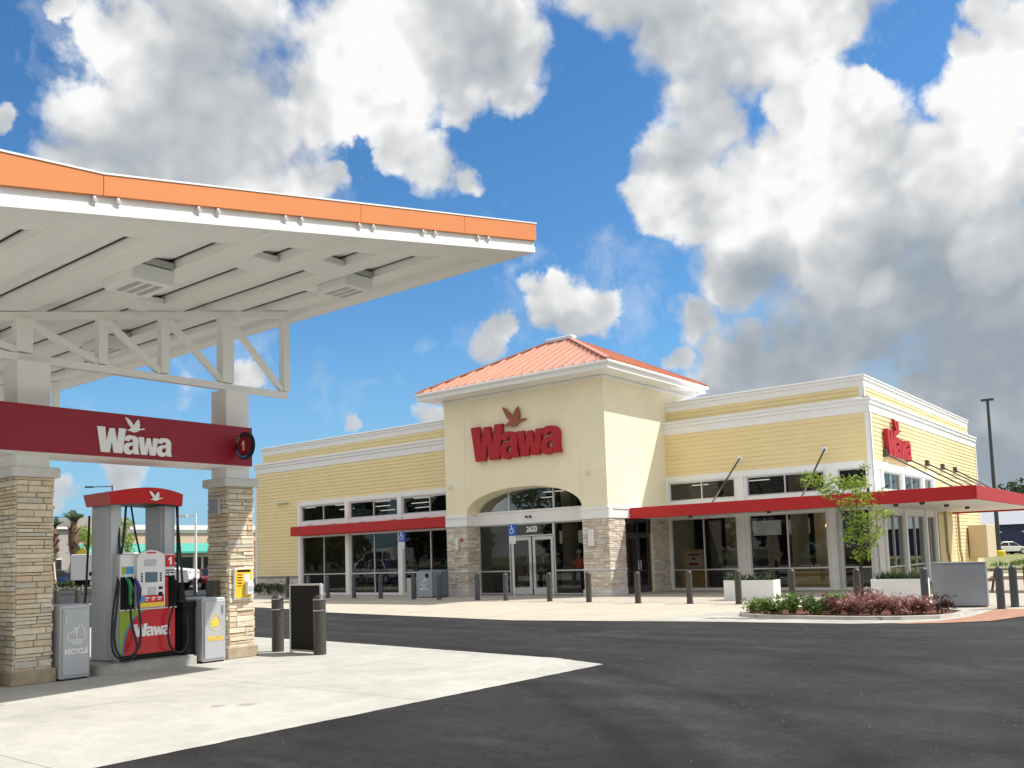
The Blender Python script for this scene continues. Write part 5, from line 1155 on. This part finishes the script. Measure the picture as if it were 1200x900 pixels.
# ------------------------------------------------------------------ plants
def leafcloud(mb, blobs, n, size, mt, rng, droop=0.0, shell=.35):
    tot = sum(b[3]**3 for b in blobs)
    for bx, by, bz, r in blobs:
        for _ in range(max(3, int(n*r**3/tot))):
            d = Vector((rng.gauss(0, 1), rng.gauss(0, 1), rng.gauss(0, 1))).normalized()*r*(rng.random()**shell)
            p = Vector((bx, by, bz))+Vector((d.x, d.y, d.z*.8)); s = size*rng.uniform(.6, 1.35)
            u = Vector((rng.gauss(0, 1), rng.gauss(0, 1), rng.gauss(0, .6)-droop)).normalized(); w = u.cross(Vector((rng.gauss(0, 1), rng.gauss(0, 1), rng.gauss(0, 1)))).normalized()
            mb.add([p, p+u*s*.5+w*s*.26, p+u*s, p+u*s*.5-w*s*.26], [(0, 1, 2, 3)], mt)
def shrub(x, y, r, h, mt, label, grp, seed, flowers=0, n=520, size=.06, nm='shrub'):
    rng = random.Random(seed); s = thing(nm, (x, y, .06), label, 'shrub', grp)
    bl = []
    for _ in range(9): a = rng.uniform(0, 6.28); q = r*rng.uniform(0, .75); bl.append((x+q*math.cos(a), y+q*math.sin(a), .09+h*rng.uniform(.3, .75), r*rng.uniform(.3, .5)))
    mb = MB(); leafcloud(mb, bl, n, size, mt, rng)
    mb2 = MB()
    for _ in range(12):
        a = rng.uniform(0, 6.28); q = r*rng.uniform(.3, 1.0); tip = (x+q*math.cos(a), y+q*math.sin(a), .09+h*rng.uniform(.7, 1.15))
        mb2.tube([(x+.1*math.cos(a), y+.1*math.sin(a), .08), ((x+tip[0])/2, (y+tip[1])/2, .09+h*.45), tip], [.012, .008, .003], bark, 4)
        leafcloud(mb, [(tip[0], tip[1], tip[2], .09)], 12, size, mt, rng)
    mb.build('foliage', s); mb2.build('stem', s)
    if flowers:
        mb = MB()
        for _ in range(flowers):
            b = rng.choice(bl); d = Vector((rng.gauss(0, 1), rng.gauss(0, 1), abs(rng.gauss(0, 1)))).normalized()*b[3]*1.02; p = Vector(b[:3])+d
            for k in range(5): a = k*1.257; mb.add([p, p+Vector((math.cos(a)*.03, math.sin(a)*.03, .01)), p+Vector((math.cos(a+.6)*.035, math.sin(a+.6)*.035, .012))], [(0, 1, 2)], petal)
        mb.build('flower', s)
gl = ['leftmost small sparse green shrub at the bed end', 'second green flowering shrub from the left end of the bed', 'third green flowering shrub from the left in the bed', 'fourth green flowering shrub from the left, next to the burgundy ones', 'green flowering shrub behind the fourth one, left of the tree']
for i, (x, y, r, h) in enumerate([(-9.35, 21.55, .22, .24), (-8.95, 21.5, .34, .36), (-8.35, 21.45, .36, .40), (-7.8, 21.5, .34, .38), (-7.55, 22.3, .34, .40)]):
    shrub(x, y, r, h, leaf_shrub, gl[i], 'green flowering shrubs in the bed', 40+i, flowers=(10, 26, 22, 26, 30)[i], n=1100 if i else 380, size=.08)
pl_ = ['leftmost burgundy shrub next to the green ones', 'second burgundy shrub from the left in front of the tree', 'third burgundy shrub from the left', 'fourth burgundy shrub from the left', 'fifth burgundy shrub near the kerb end', 'burgundy shrub in the back row behind the tree']
for i, (x, y, r, h) in enumerate([(-7.3, 21.5, .34, .40), (-6.85, 21.4, .38, .42), (-6.4, 21.55, .36, .38), (-5.95, 21.6, .34, .34), (-5.6, 22.0, .32, .32), (-6.6, 22.4, .42, .46)]):
    shrub(x, y, r, h, leaf_pink, pl_[i], 'burgundy shrubs in the bed', 60+i, n=1500, size=.065)
shrub(-5.2, 22.5, .28, .36, leaf_dark, 'dark purple shrub at the right end of the bed by the grey cabinet', 'dark shrub', 77, n=400, size=.06)
for i, x in enumerate((-41.4, -40.3, -39.3)):
    shrub(x, 30.0, .55, .5, leaf_far, ('dark low shrub at the far left end of the store base', 'dark low shrub in the middle of the left stone base', 'dark low shrub by the first shop window')[i], 'dark shrubs by the left stone base', 90+i, n=260, size=.11)
def tree(x, y, h, label, blobs, n, size, mt, seed, tr=.03, base=0.0, nm='young_tree', grp=None, bk=None, limbs=None):
    rng = random.Random(seed); t = thing(nm, (x, y, base), label, 'tree', grp); bk = bk or bark
    mb = MB(); top = (x+.02, y, base+h*.92)
    mb.tube([(x, y, base-.02), (x+.03, y+.01, base+h*.25), (x-.01, y, base+h*.55), top], [tr*1.3, tr, tr*.75, tr*.25], bk, 8)
    for b in blobs:
        z0_ = min(b[2]-.3*b[3], base+h*.85)*.8+.2*base; s = Vector((x, y, max(base+h*.28, z0_-.25*h*.5)))
        e = Vector(b[:3]); mb.tube([s, (s+e)/2+Vector((0, 0, .05)), e], [tr*.45, tr*.3, tr*.12], bk, 5)
        for _ in range(3): d = Vector((rng.gauss(0, 1), rng.gauss(0, 1), rng.gauss(.3, .8))).normalized()*b[3]*.9; mb.tube([e, e+d], [tr*.12, tr*.05], bk, 4, False)
    mb.build('trunk', t, smooth=True)
    mb = MB(); leafcloud(mb, blobs, n, size, mt, rng, .3, .5); mb.build('crown', t)
tx, ty = -7.58, 22.3
k_ = ty/24.4
def tb_(X, Z, r, dy=0): return (X*k_+.0, ty+dy, 1.7+(Z-1.7)*k_, r)
tree(-7.56*k_, ty, 3.6, 'young slim tree with sparse pale green leaves in the planting bed',
     [tb_(-8.75, 3.55, .30), tb_(-8.35, 3.50, .24, .1), tb_(-8.25, 3.15, .26, -.1), tb_(-7.9, 3.30, .33), tb_(-7.55, 3.35, .3, .15), tb_(-7.35, 2.95, .30), tb_(-7.7, 2.75, .30, -.15), tb_(-7.0, 2.55, .24), tb_(-6.75, 2.45, .18), tb_(-7.45, 2.35, .34, .1), tb_(-7.65, 1.95, .33), tb_(-7.25, 1.85, .28, -.1), tb_(-7.5, 1.45, .26), tb_(-7.05, 2.05, .22, .1), tb_(-7.8, 2.4, .2), tb_(-8.5, 3.25, .15), tb_(-6.9, 3.1, .14), tb_(-7.3, 3.75, .16)], 2000, .09, leaf_young, 5, .022)

# ------------------------------------------------------------------ behind, on the left

plaza = thing('plaza_building', (-120, 72, 0), 'peach and grey shopping plaza with white cornice and teal awnings far behind the pumps', 'shopping plaza')
peach = mat('peach_stucco', (.62, .45, .33), .85, var=.05, vscale=.2); greyst = mat('taupe_stucco', (.40, .37, .35), .85, var=.06, vscale=.2); teal = mat('teal_awning', (.06, .36, .30), .55)
pa = Vector((-114, 77, 0)); dirx = Vector((0, -1, 0)); nrm_ = Vector((1, 0, 0)); PD = 118.0
def pbx(mb, s0, s1, z0, z1, d0, d1, mt):
    o = Vector((pa.x, pa.y, 0)); c = [o+dirx*s+nrm_*d for s, d in ((s0, d0), (s1, d0), (s1, d1), (s0, d1))]
    mb.prism([(q.x, q.y) for q in c], z0, z1, mt)
sx_ = PD/1051*.985                           # metres per photo pixel at the facade
mb = MB(); pbx(mb, -6, 22.3, 0, 6.9, -20, 0, peach); pbx(mb, 22.3, 40, 0, 6.8, -20, -.01, greyst); mb.build('wall', plaza)
mb = MB(); pbx(mb, 14.9, 22.3, 6.0, 8.3, -12, .5, greyst); mb.build('raised_wall', plaza)
mb = MB(); pbx(mb, -6.2, 14.88, 6.75, 7.4, -20, .5, white); pbx(mb, -6.1, 14.86, 6.35, 6.748, -20, .25, white); pbx(mb, 22.32, 40, 6.81, 7.1, -20.2, .4, white); mb.build('cornice', plaza)
mb = MB()
for s0, ln in ((2.0, 7.6), (12.5, 5.0), (18.2, 3.4)):
    o = Vector((pa.x, pa.y, 0)); P = lambda s, d, z: (o+dirx*s+nrm_*d+Vector((0, 0, z)))
    mb.extr([P(s0, .05, 4.9), P(s0, 1.6, 3.75), P(s0, 1.6, 3.5), P(s0, .05, 3.5)], dirx*ln, teal)
mb.build('teal_awning', plaza)
dkw = mat('far_glass', (.02, .025, .03), .1)
for s0, s1 in ((2.4, 3.6), (4.0, 4.9), (5.3, 7.4), (7.8, 9.3), (13.2, 15.0), (15.6, 17.4), (23.6, 25.0), (27.5, 29.0)):
    mb = MB(); pbx(mb, s0, s1, .1, 3.0, 0, .06, dkw); pbx(mb, s0-.06, s1+.06, 3.0, 3.12, 0, .1, white); mb.build('window', plaza)
mb = MB(); pbx(mb, -6, 1.7, 0, 5.2, 0, .3, mat('plaza_brick', (.30, .17, .11), .9)); pbx(mb, 9.9, 11.2, 0, 5.2, 0, .3, mat('plaza_brick', (.3, .17, .11), .9)); mb.build('brick_pier', plaza)
# lamp posts
def lamp_post(u, vtop, dist, label, mt, arm=1.6, double=False, name='lamp_post', r=.09, az=None):
    p = place(u, 668, dist); q = place(u, vtop, dist); s = thing(name, (p.x, p.y, 0), label, 'lamp post'); H = q.z
    mb = MB(); mb.tube([(p.x, p.y, 0), (p.x, p.y, H)], [r, r*.7], mt, 10); mb.build('pole', s)
    side = Vector((R2.x, R2.y, 0)).normalized() if az is None else Vector((math.cos(az), math.sin(az), 0))
    for sg_ in ((-1, 1) if double else (-1,)):
        a = Vector((p.x, p.y, H-.12)); b = a + side*arm*sg_; mb = MB(); mb.beam(a, b, .08, .08, mt); mb.beam(b-side*sg_*.75, b, .32, .14, mt); mb.build('lamp_head', s)
lamp_post(229.5, 602, 62, 'white lamp post with single short arm in front of the teal awning', white, 1.3)
lamp_post(131, 568.5, 95, 'dark lamp post rising behind the pump canopy top', darkframe, 2.6)
lamp_post(64.5, 605, 120, 'small dark twin headed lamp post behind the palms', darkframe, 2.6, True)
lamp_post(68.6*0+1173, 466, 66, 'tall dark lamp post right of the store', darkframe, .5, True, r=.12) if False else None
# right hand tall pole
tp = thing('lamp_post', (-18.3, 105.0, 0), 'tall dark lamp post on a yellow base right of the store', 'lamp post')
mb = MB(); mb.tube([(-18.3, 105, .5), (-18.3, 105, 16.5)], [.22, .14], darkframe, 10); mb.build('pole', tp)
mb = MB(); mb.box(-18.9, -17.7, 104.7, 105.3, 16.4, 16.6, darkframe, .02); mb.build('lamp_head', tp)
mb = MB(); mb.lathe((-18.3, 105, 0), [(.6, 0), (.6, .55), (.5, .65), (.2, .66)], mat('yellow_base', (.75, .58, .02), .5), 18); mb.build('pole_base', tp)
# palms
def palm(x, y, h, seed, label):
    rng = random.Random(seed); t = thing('palm_tree', (x, y, 0), label, 'palm tree', 'palms by the parking rows')
    mb = MB(); mb.lathe((x, y, 0), [(.34, 0), (.27, .4), (.25, h*.35), (.33, h*.42), (.44, h*.52), (.40, h*.66), (.30, h*.72), (.12, h*.78)], palmbark, 14)
    for k in range(70):
        z = h*rng.uniform(.38, .70); a = rng.uniform(0, 6.28); r = .42; p = Vector((x+r*math.cos(a), y+r*math.sin(a), z)); o = Vector((math.cos(a), math.sin(a), .9))*.22; s = Vector((-math.sin(a), math.cos(a), 0))*.09
        mb.add([p-s, p+s, p+o+s*.5, p+o-s*.5], [(0, 1, 2, 3)], palmbark)
    mb.build('trunk', t)
    mb = MB()
    for k in range(26):
        a = rng.uniform(0, 6.28); el = rng.uniform(.95, 1.55); L_ = h*rng.uniform(.16, .26); p = Vector((x, y, h*.74)); d = Vector((math.cos(a)*math.cos(el), math.sin(a)*math.cos(el), math.sin(el)))
        pts = [p + d*L_*t_ + Vector((0, 0, -1))*L_*.40*t_*t_ for t_ in (0, .3, .6, .85, 1.0)]
        sd_ = Vector((-math.sin(a), math.cos(a), 0))
        for i in range(1, 5):
            for _ in range(7):
                q = pts[i-1].lerp(pts[i], rng.random()); s = rng.choice((-1, 1)); e = q + (sd_*s*.8 + d*.5 + Vector((0, 0, -rng.uniform(.1, .7)))).normalized()*rng.uniform(.2, .4)
                w = d.cross(sd_)*.03 + d*.03; mb.add([q-w, q+w, e], [(0, 1, 2)], leaf_palm)
        mb.tube(pts, [.03, .025, .02, .012, .005], leaf_palm, 4, False)
    mb.build('fronds', t)
p = place(62, 668, 90); palm(p.x, p.y, 7.2, 3, 'left palm with shaggy trunk beside the left stone column'); palm_a = p
q = place(86, 668, 90); palm(q.x, q.y, 7.9, 4, 'right palm with shaggy trunk nearer the pump')
mb = MB(); mb.beam((p.x+.1, p.y, 2.6), (p.x+1.6, p.y-.4, .1), .1, .1, mat('prop_wood', (.62, .5, .35), .8)); solo(mb, 'palm_prop', 'pale wooden prop leaning on the left palm', 'prop')
# low planting strip
mb = MB(); rng = random.Random(9); c = place(70, 668, 86)
for k in range(16):
    o = c + Vector((R2.x, R2.y, 0))*(k-8)*.62; leafcloud(mb, [(o.x, o.y, .45, .5)], 90, .22, leaf_far, rng)
g_ = mb.build('ground_cover'); tag(g_, 'low dark green planting under the two palms', 'ground cover', kind='stuff')
tree(*place(148, 668, 100).xy, 6.4, 'slim pale green tree seen between the pump columns', [(place(147, 640, 100).x+dx, place(147, 640, 100).y, z, .9) for dx, z in ((-.5, 5.0), (.6, 4.6), (0, 6.2), (.2, 3.6))], 700, .28, leaf_young, 12, .08, nm='background_tree')
tree(*place(101, 668, 100).xy, 6.0, 'slim pale green tree left of the pump', [(place(101, 640, 100).x+dx, place(101, 640, 100).y, z, .8) for dx, z in ((-.5, 5.6), (.5, 4.4), (0, 5.0))], 500, .28, leaf_young, 13, .08, nm='background_tree')
ys = place(97, 648, 80); s = thing('warning_sign', (ys.x, ys.y, 0), 'yellow diamond warning sign behind the pump', 'sign')
side = Vector((R2.x, R2.y, 0)).normalized(); mb = MB(); mb.tube([(ys.x, ys.y, 0), (ys.x, ys.y, ys.z+.3)], .04, greym, 6); mb.build('post', s)
mb = MB(); c = Vector((ys.x, ys.y, ys.z)) - Vector((FW.x, FW.y, 0))*.06; up1 = Vector((0, 0, 1)); mb.extr([c-up1*.5, c+side*.5, c+up1*.5, c-side*.5], Vector((FW.x, FW.y, 0))*.02, pyel); mb.build('plate', s)

# vehicles
def car(name, loc, rz, paint, label, kind='sedan', grp=None, cat='car'):
    t = thing(name, (0, 0, 0), label, cat, grp)
    if kind == 'sedan': L_, Wd = 4.7, .9; low = [(-2.3, .35), (2.3, .35), (2.36, .6), (2.25, .78), (1.2, .92), (-1.5, .98), (-2.25, .95), (-2.36, .7)]; cab = [(1.25, .92), (.45, 1.40), (-.95, 1.42), (-1.75, .97)]; wx = (1.4, -1.4); wr = .33
    elif kind == 'suv': L_, Wd = 4.8, .95; low = [(-2.35, .4), (2.3, .4), (2.4, .7), (2.3, .95), (1.2, 1.06), (-2.35, 1.08), (-2.4, .7)]; cab = [(1.3, 1.06), (.6, 1.66), (-1.95, 1.70), (-2.33, 1.08)]; wx = (1.45, -1.45); wr = .37
    else: L_, Wd = 8.2, 1.05; low = [(-2.2, .55), (4.6, .55), (4.75, .8), (4.65, 1.45), (3.2, 1.62), (2.0, 1.62), (2.0, .9), (-2.2, .9)]; cab = [(3.3, 1.62), (2.55, 2.35), (1.1, 2.4), (1.1, 1.0), (2.0, 1.0)]; wx = (3.6, -1.6); wr = .42
    mb = MB(); mb.extr([(x, -Wd, z) for x, z in low], (0, 2*Wd, 0), paint); body = mb.build('body', t, bevel=.06)
    mb = MB(); n = len(cab); w1 = Wd-.06; w0 = Wd-.24; top = max(z for _, z in cab); f = lambda z: w1+(w0-w1)*(z-cab[0][1])/(top-cab[0][1])
    vs = [(x, -f(z), z) for x, z in cab]+[(x, f(z), z) for x, z in cab]; mb.add(vs, [tuple(range(n-1, -1, -1)), tuple(range(n, 2*n))]+[(i, (i+1) % n, n+(i+1) % n, n+i) for i in range(n)], tint)
    mb.build('glasshouse', t, bevel=.03)
    mb = MB(); xs = [x for x, z in cab if z > top-.08]; mb.box(min(xs)-.02, max(xs)+.02, -w0-.01, w0+.01, top-.01, top+.03, paint, .02)
    for x0, x1, sgn in ((cab[0][0], cab[1][0], 1), (cab[3 if kind != 'van' else 2][0], cab[2][0], -1)):
        for sy in (-1, 1): mb.beam((x0, sy*(w1+.0), cab[0][1]), (x1, sy*(w0+.01), top), .06, .05, paint)
    mid_ = (cab[1][0]+cab[2][0])/2
    for sy in (-1, 1): mb.beam((mid_, sy*(w1+.005), cab[0][1]), (mid_, sy*(w0+.012), top), .07, .04, paint)
    mb.build('roof', t)
    for x in wx:
        for sy in (-1, 1):
            mb = MB(); mb.tube([(x, sy*(Wd-.2), wr), (x, sy*(Wd+.02), wr)], wr, tyre, 20); w = mb.build('wheel', t)
            mb = MB(); mb.tube([(x, sy*(Wd+.021), wr), (x, sy*(Wd+.035), wr)], wr*.6, alum, 14); mb.build('rim', w)
    xe = max(x for x, z in low); xr = min(x for x, z in low)
    for sy in (-1, 1):
        mb = MB(); mb.box(xe-.10, xe+.0, sy*Wd*.72-.17, sy*Wd*.72+.17, low[3][1]-.22, low[3][1]-.06, plastic, .03); mb.build('headlight', t)
        if kind != 'van': mb = MB(); mb.box(xr-.01, xr+.12, sy*Wd*.76-.18, sy*Wd*.76+.18, .74, .90, panelred, .02); mb.build('tail_light', t)
    mb = MB(); mb.box(xe-.06, xe+.05, -Wd*.95, Wd*.95, low[0][1]-.06, low[0][1]+.16, black, .03)
    if kind != 'van': mb.box(xr-.05, xr+.06, -Wd*.95, Wd*.95, low[0][1]-.06, low[0][1]+.12, black if kind == 'suv' else paint, .03)
    mb.build('bumper', t)
    if kind == 'van':
        mb = MB(); mb.box(-3.5, .95, -1.12, 1.12, .95, 2.75, paint, .03); mb.box(-3.4, 1.2, -.7, .7, .62, .93, black); mb.build('cargo_box', t)
        mb = MB(); mb.box(-3.515, -3.50, -1.0, 1.0, 1.05, 2.62, plastic); mb.box(-2.2, -1.6, -1.135, -1.12, 1.25, 1.5, black); mb.build('box_door', t)
    t.location = loc; t.rotation_euler = (0, 0, rz); return t
cw = mat('white_car_paint', (.78, .78, .77), .25); cr = mat('dark_red_paint', (.16, .01, .015), .25); cb = mat('blue_car_paint', (.03, .08, .28), .25); csl = mat('silver_car_paint', (.45, .48, .52), .3, metal=.5)
sd2 = math.atan2(R2.y, R2.x)
v = place(150, 668, 69.0); car('box_van', (v.x, v.y, 0), sd2-.02, cw, 'white box van parked behind the fuel pump', 'van', cat='van')
v = place(236, 668, 70); car('parked_car', (v.x+.4, v.y, 0), sd2+2.3, cr, 'dark red car with lit tail lamp by the right stone column', 'sedan', 'parked cars')
v = place(68, 668, 104); car('parked_car', (v.x, v.y, 0), sd2+.3, csl, 'silver car parked behind the left palm', 'suv', 'parked cars')
v = place(82, 668, 97); car('parked_car', (v.x, v.y, 0), sd2+3.0, cb, 'blue car parked between the two palms', 'sedan', 'parked cars')
car('parked_van', (-60, 4, 0), 1.2, cw, 'white box van parked left of the pumps, reflected in the shop windows', 'van', cat='van')
car('parked_car', (-48, 15.8, 0), .1, cw, 'white wagon parked left of the canopy, reflected in the shop windows', 'suv', 'parked cars')
# ------------------------------------------------------------------ behind, on the right
v = place(1180, 655, 118); car('parked_car', (v.x, v.y, 0.03), sd2+.2, cw, 'white car in front of the dark blue building', 'sedan', 'parked cars')
bb = thing('blue_building', (-20, 130, 0), 'long dark blue building with pale grey roof at the right edge', 'building')
navy = mat('navy_wall', (.035, .045, .12), .8); grr = mat('grey_roof', (.38, .39, .42), .7)
mb = MB(); mb.box(-28, 60, 125, 150, 0, 3.6, navy); mb.build('wall', bb)
mb = MB(); mb.add([(-28.5, 124.4, 3.6), (60.5, 124.4, 3.6), (60.5, 150.6, 3.6), (-28.5, 150.6, 3.6), (-24, 137, 7.2), (56, 137, 7.2)], [(0, 1, 5, 4), (1, 2, 5), (2, 3, 4, 5), (3, 0, 4), (3, 2, 1, 0)], grr); mb.build('roof', bb)
for x in (-24, -19, -14, -9): mb = MB(); mb.box(x, x+2.6, 124.92, 124.99, .6, 2.6, dkw); mb.box(x+1.25, x+1.35, 124.88, 124.915, .6, 2.6, white); mb.box(x-.1, x+2.7, 124.88, 124.915, 2.6, 2.75, white); mb.build('window', bb)
rng = random.Random(21)
for i, (x, y, h) in enumerate([(-34, 150, 9), (-22, 156, 11), (-10, 160, 12), (3, 150, 10), (16, 140, 9)]):
    bl = [(x+rng.uniform(-3, 3), y+rng.uniform(-2, 2), h*rng.uniform(.5, .9), rng.uniform(1.6, 2.6)) for _ in range(8)]
    tree(x, y, h, ['dark tree behind the left end of the blue building', 'dark tree rising over the blue building roof beside the tall lamp post', 'dark tree behind the middle of the blue building roof', 'dark tree behind the right part of the blue building', 'dark tree near the right end of the blue building'][i], bl, 1500, .6, leaf_far, 30+i, .25, nm='broadleaf_tree', grp='trees behind the blue building')
rng = random.Random(77); src_t = None  # unseen tree row added to darken the reflections in the shop windows
lab_t = ['far', 'first', 'second', 'third', 'fourth', 'fifth', 'sixth', 'seventh', 'eighth', 'ninth', 'tenth', 'eleventh', 'twelfth', 'thirteenth', 'fourteenth', 'fifteenth', 'sixteenth', 'seventeenth']
for i in range(16):
    x = -150 + i*13 + rng.uniform(-3, 3); y = -52 + rng.uniform(-8, 8); lb = 'broad dark tree, %s from the west in the unseen row added for window reflections' % lab_t[i+1]
    if src_t is None:
        bl = [(x+rng.uniform(-5, 5), y+rng.uniform(-3, 3), rng.uniform(3, 13), rng.uniform(2.2, 4.0)) for _ in range(16)]
        tree(x, y, 14, lb, bl, 3000, 1.1, leaf_far, 99, .35, nm='reflection_tree', grp='unseen trees added for window reflections'); src_t = [o for o in bpy.data.objects if o.name == 'reflection_tree'][0]
    else: t_ = dup(src_t, (x, y, 0), rng.uniform(0, 6.28), lb)
# tufts of grass on the verge
mb = MB()
for _ in range(4200):
    x, y = rng.uniform(-12, 6), rng.uniform(64, 92); s = rng.uniform(.15, .42); a = rng.uniform(0, 6.28); dx, dy = math.cos(a)*.05, math.sin(a)*.05
    mb.add([(x-dx, y-dy, .02), (x+dx, y+dy, .02), (x+dy*2, y+dx*2, s)], [(0, 1, 2)], grassm)
tag(mb.build('verge_grass'), 'rough yellow green grass beyond the store on the right', 'grass', kind='stuff')

# ------------------------------------------------------------------ seen dimly through the shop windows
shelfm = mat('shelf_metal', (.18, .18, .19), .5)
prods = [mat('pack_%s' % n, c, .5) for n, c in (('red', (.45, .04, .03)), ('yellow', (.6, .42, .06)), ('green', (.08, .3, .08)), ('white', (.6, .6, .58)), ('blue', (.06, .12, .4)))]
def shelf(x0, x1, y, label, seed):
    r_ = random.Random(seed); t = thing('shop_shelf', ((x0+x1)/2, y, .03), label, 'shelf', 'shop shelves behind the glass')
    mb = MB(); mb.box(x0, x1, y+.4, y+.46, .03, 1.7, shelfm)
    for z in (.1, .5, .9, 1.3): mb.box(x0, x1, y, y+.4, z, z+.03, shelfm)
    mb.build('rack', t)
    mb = MB()
    for z in (.13, .53, .93, 1.33):
        x = x0
        while x < x1-.1: w = r_.uniform(.06, .18); h = r_.uniform(.12, .32); mb.box(x+.005, x+w, y+.03, y+.3, z, z+h, r_.choice(prods)); x += w+.01
    g = mb.build('goods', t); g['kind'] = 'stuff'
shelf(-37.6, -35.4, 34.2, 'product shelf behind the first left window', 1); shelf(-33.8, -31.8, 34.4, 'product shelf behind the second left window', 2); shelf(-25.6, -24.4, 33.2, 'product shelf behind the glazing left of the entrance', 3)
shelf(-17.9, -16.6, 38.5, 'product shelf deep behind the window right of the tower', 4)
mb = MB(); mb.box(-18.35, -17.2, 34.92, 35.3, .03, .82, wood); solo(mb, 'wood_counter', 'wooden counter inside the first window right of the tower', 'counter', base=(-17.8, 35.1, .03))
ds = thing('shop_poster', (-17.75, 35.03, .86), 'framed white poster with red writing inside the window right of the tower', 'poster')
mb = MB(); mb.box(-18.3, -17.2, 35.0, 35.06, .86, 1.72, wood, .01); mb.build('frame', ds)
mb = MB(); mb.box(-18.12, -17.38, 34.985, 34.998, .94, 1.62, mat('poster_cream', (.7, .62, .5), .6)); mb.build('sheet', ds)
mb = MB(); mb.box(-18.05, -17.45, 34.978, 34.9845, 1.46, 1.53, panelred); mb.box(-17.85, -17.68, 34.978, 34.9845, 1.28, 1.36, panelred); mb.box(-17.98, -17.52, 34.978, 34.9845, 1.05, 1.15, panelred); mb.build('print', ds)
mb = MB(); mb.box(-13.42, -11.95, 34.92, 34.96, .06, .82, wood); solo(mb, 'wood_screen', 'low wooden panel inside the last front window', 'panel', base=(-12.7, 34.94, .06))
ct = thing('cafe_table', (-14.2, 35.6, .03), 'small pale table inside the second window right of the tower', 'table')
mb = MB(); mb.box(-14.9, -13.6, 35.3, 35.9, .72, .76, plastic, .01); mb.build('table_top', ct); mb = MB(); mb.lathe((-14.25, 35.6, .03), [(.25, 0), (.25, .02), (.04, .04), (.04, .69)], darkframe, 12); mb.build('leg', ct)
for i, x in enumerate((-14.9, -13.4)):
    c_ = thing('cafe_chair', (x, 36.1, .03), ('dark chair at the left of the small pale table behind the glass', 'dark chair at the right of the small pale table behind the glass')[i], 'chair', 'chairs behind the glass')
    mb = MB(); mb.box(x-.2, x+.2, 35.9, 36.3, .45, .49, black, .01); mb.build('seat', c_); mb = MB(); mb.box(x-.2, x+.2, 36.27, 36.31, .5, .92, black, .01); mb.build('backrest', c_)
    for dx in (-.17, .17):
        for y_ in (35.93, 36.27): mb = MB(); mb.tube([(x+dx, y_, .03), (x+dx, y_, .45)], .015, black, 6); mb.build('leg', c_)
# a worker in an orange vest added inside in place of a reflection in the entrance glazing
def person(x, y, z, face, label):
    pr = thing('person', (x, y, z), label, 'person')
    def skin(name, pts, edges, rad, mt, sub=2):
        me = bpy.data.meshes.new(name); ca, sa = math.cos(face), math.sin(face)
        me.from_pydata([(p[0]*ca-p[1]*sa, p[0]*sa+p[1]*ca, p[2]) for p in pts], edges, []); o = bpy.data.objects.new(name, me); COL.objects.link(o); o.parent = pr; o['_base'] = (x, y, z)
        me.materials.append(mt); m1 = o.modifiers.new('skin', 'SKIN'); m1.use_smooth_shade = True; sv = me.skin_vertices[0].data if me.skin_vertices else None
        if sv is None: bpy.context.view_layer.objects.active = o; sv = me.skin_vertices[0].data
        for i, r in enumerate(rad): sv[i].radius = r if isinstance(r, tuple) else (r, r)
        sv[0].use_root = True; m2 = o.modifiers.new('sub', 'SUBSURF'); m2.levels = sub; m2.render_levels = sub; return o
    sk = mat('skin_tone', (.42, .24, .16), .6); vest = mat('orange_vest', (.85, .12, .02), .6); jeans = mat('blue_jeans', (.05, .07, .14), .8); cap_ = mat('white_cap', (.7, .7, .7), .6)
    P = [(0, 0, .95), (0, 0, 1.15), (0, 0, 1.38), (0, 0, 1.50), (0, -.01, 1.62), (0, -.02, 1.74), (.17, 0, 1.40), (.25, -.02, 1.14), (.22, -.14, .92), (.21, -.2, .84), (-.17, 0, 1.40), (-.25, -.02, 1.14), (-.2, -.18, .98), (-.16, -.26, .95), (.09, 0, .88), (.10, -.01, .48), (.11, .0, .09), (.12, -.13, .03), (-.09, 0, .88), (-.10, -.01, .48), (-.11, 0, .09), (-.12, -.13, .03)]
    E_ = [(0, 1), (1, 2), (2, 3), (3, 4), (4, 5), (2, 6), (6, 7), (7, 8), (8, 9), (2, 10), (10, 11), (11, 12), (12, 13), (0, 14), (14, 15), (15, 16), (16, 17), (0, 18), (18, 19), (19, 20), (20, 21)]
    rr = [(.15, .11), (.14, .10), (.15, .10), .055, .085, .08, .055, .042, .032, .035, .055, .042, .032, .035, .085, .06, .04, .035, .085, .06, .04, .035]
    skin('body', P, E_, rr, sk)
    skin('vest', [(0, 0, .98), (0, 0, 1.15), (0, 0, 1.36), (.16, 0, 1.40), (.22, -.01, 1.22), (-.16, 0, 1.40), (-.22, -.01, 1.22)], [(0, 1), (1, 2), (2, 3), (3, 4), (2, 5), (5, 6)], [(.19, .15), (.18, .14), (.18, .13), .075, .06, .075, .06], vest)
    skin('trousers', [(0, 0, .93), (.10, 0, .84), (.105, -.01, .48), (.11, 0, .12), (-.10, 0, .84), (-.105, -.01, .48), (-.11, 0, .12)], [(0, 1), (1, 2), (2, 3), (0, 4), (4, 5), (5, 6)], [(.17, .14), .105, .08, .065, .105, .08, .065], jeans)
    mb = MB(); mb.lathe((x, y, z), [(.095, 1.70), (.105, 1.74), (.095, 1.80), (.06, 1.845), (.005, 1.86)], cap_, 16); mb.build('cap', pr, smooth=True)
try: person(-21.75, 32.2, .03, .4, 'person in orange vest and white cap added behind the glazing right of the doors to stand for a reflection')
except Exception as ex: print('person', ex)
for o in list(bpy.data.objects):
    if '_base' in o: del o['_base']
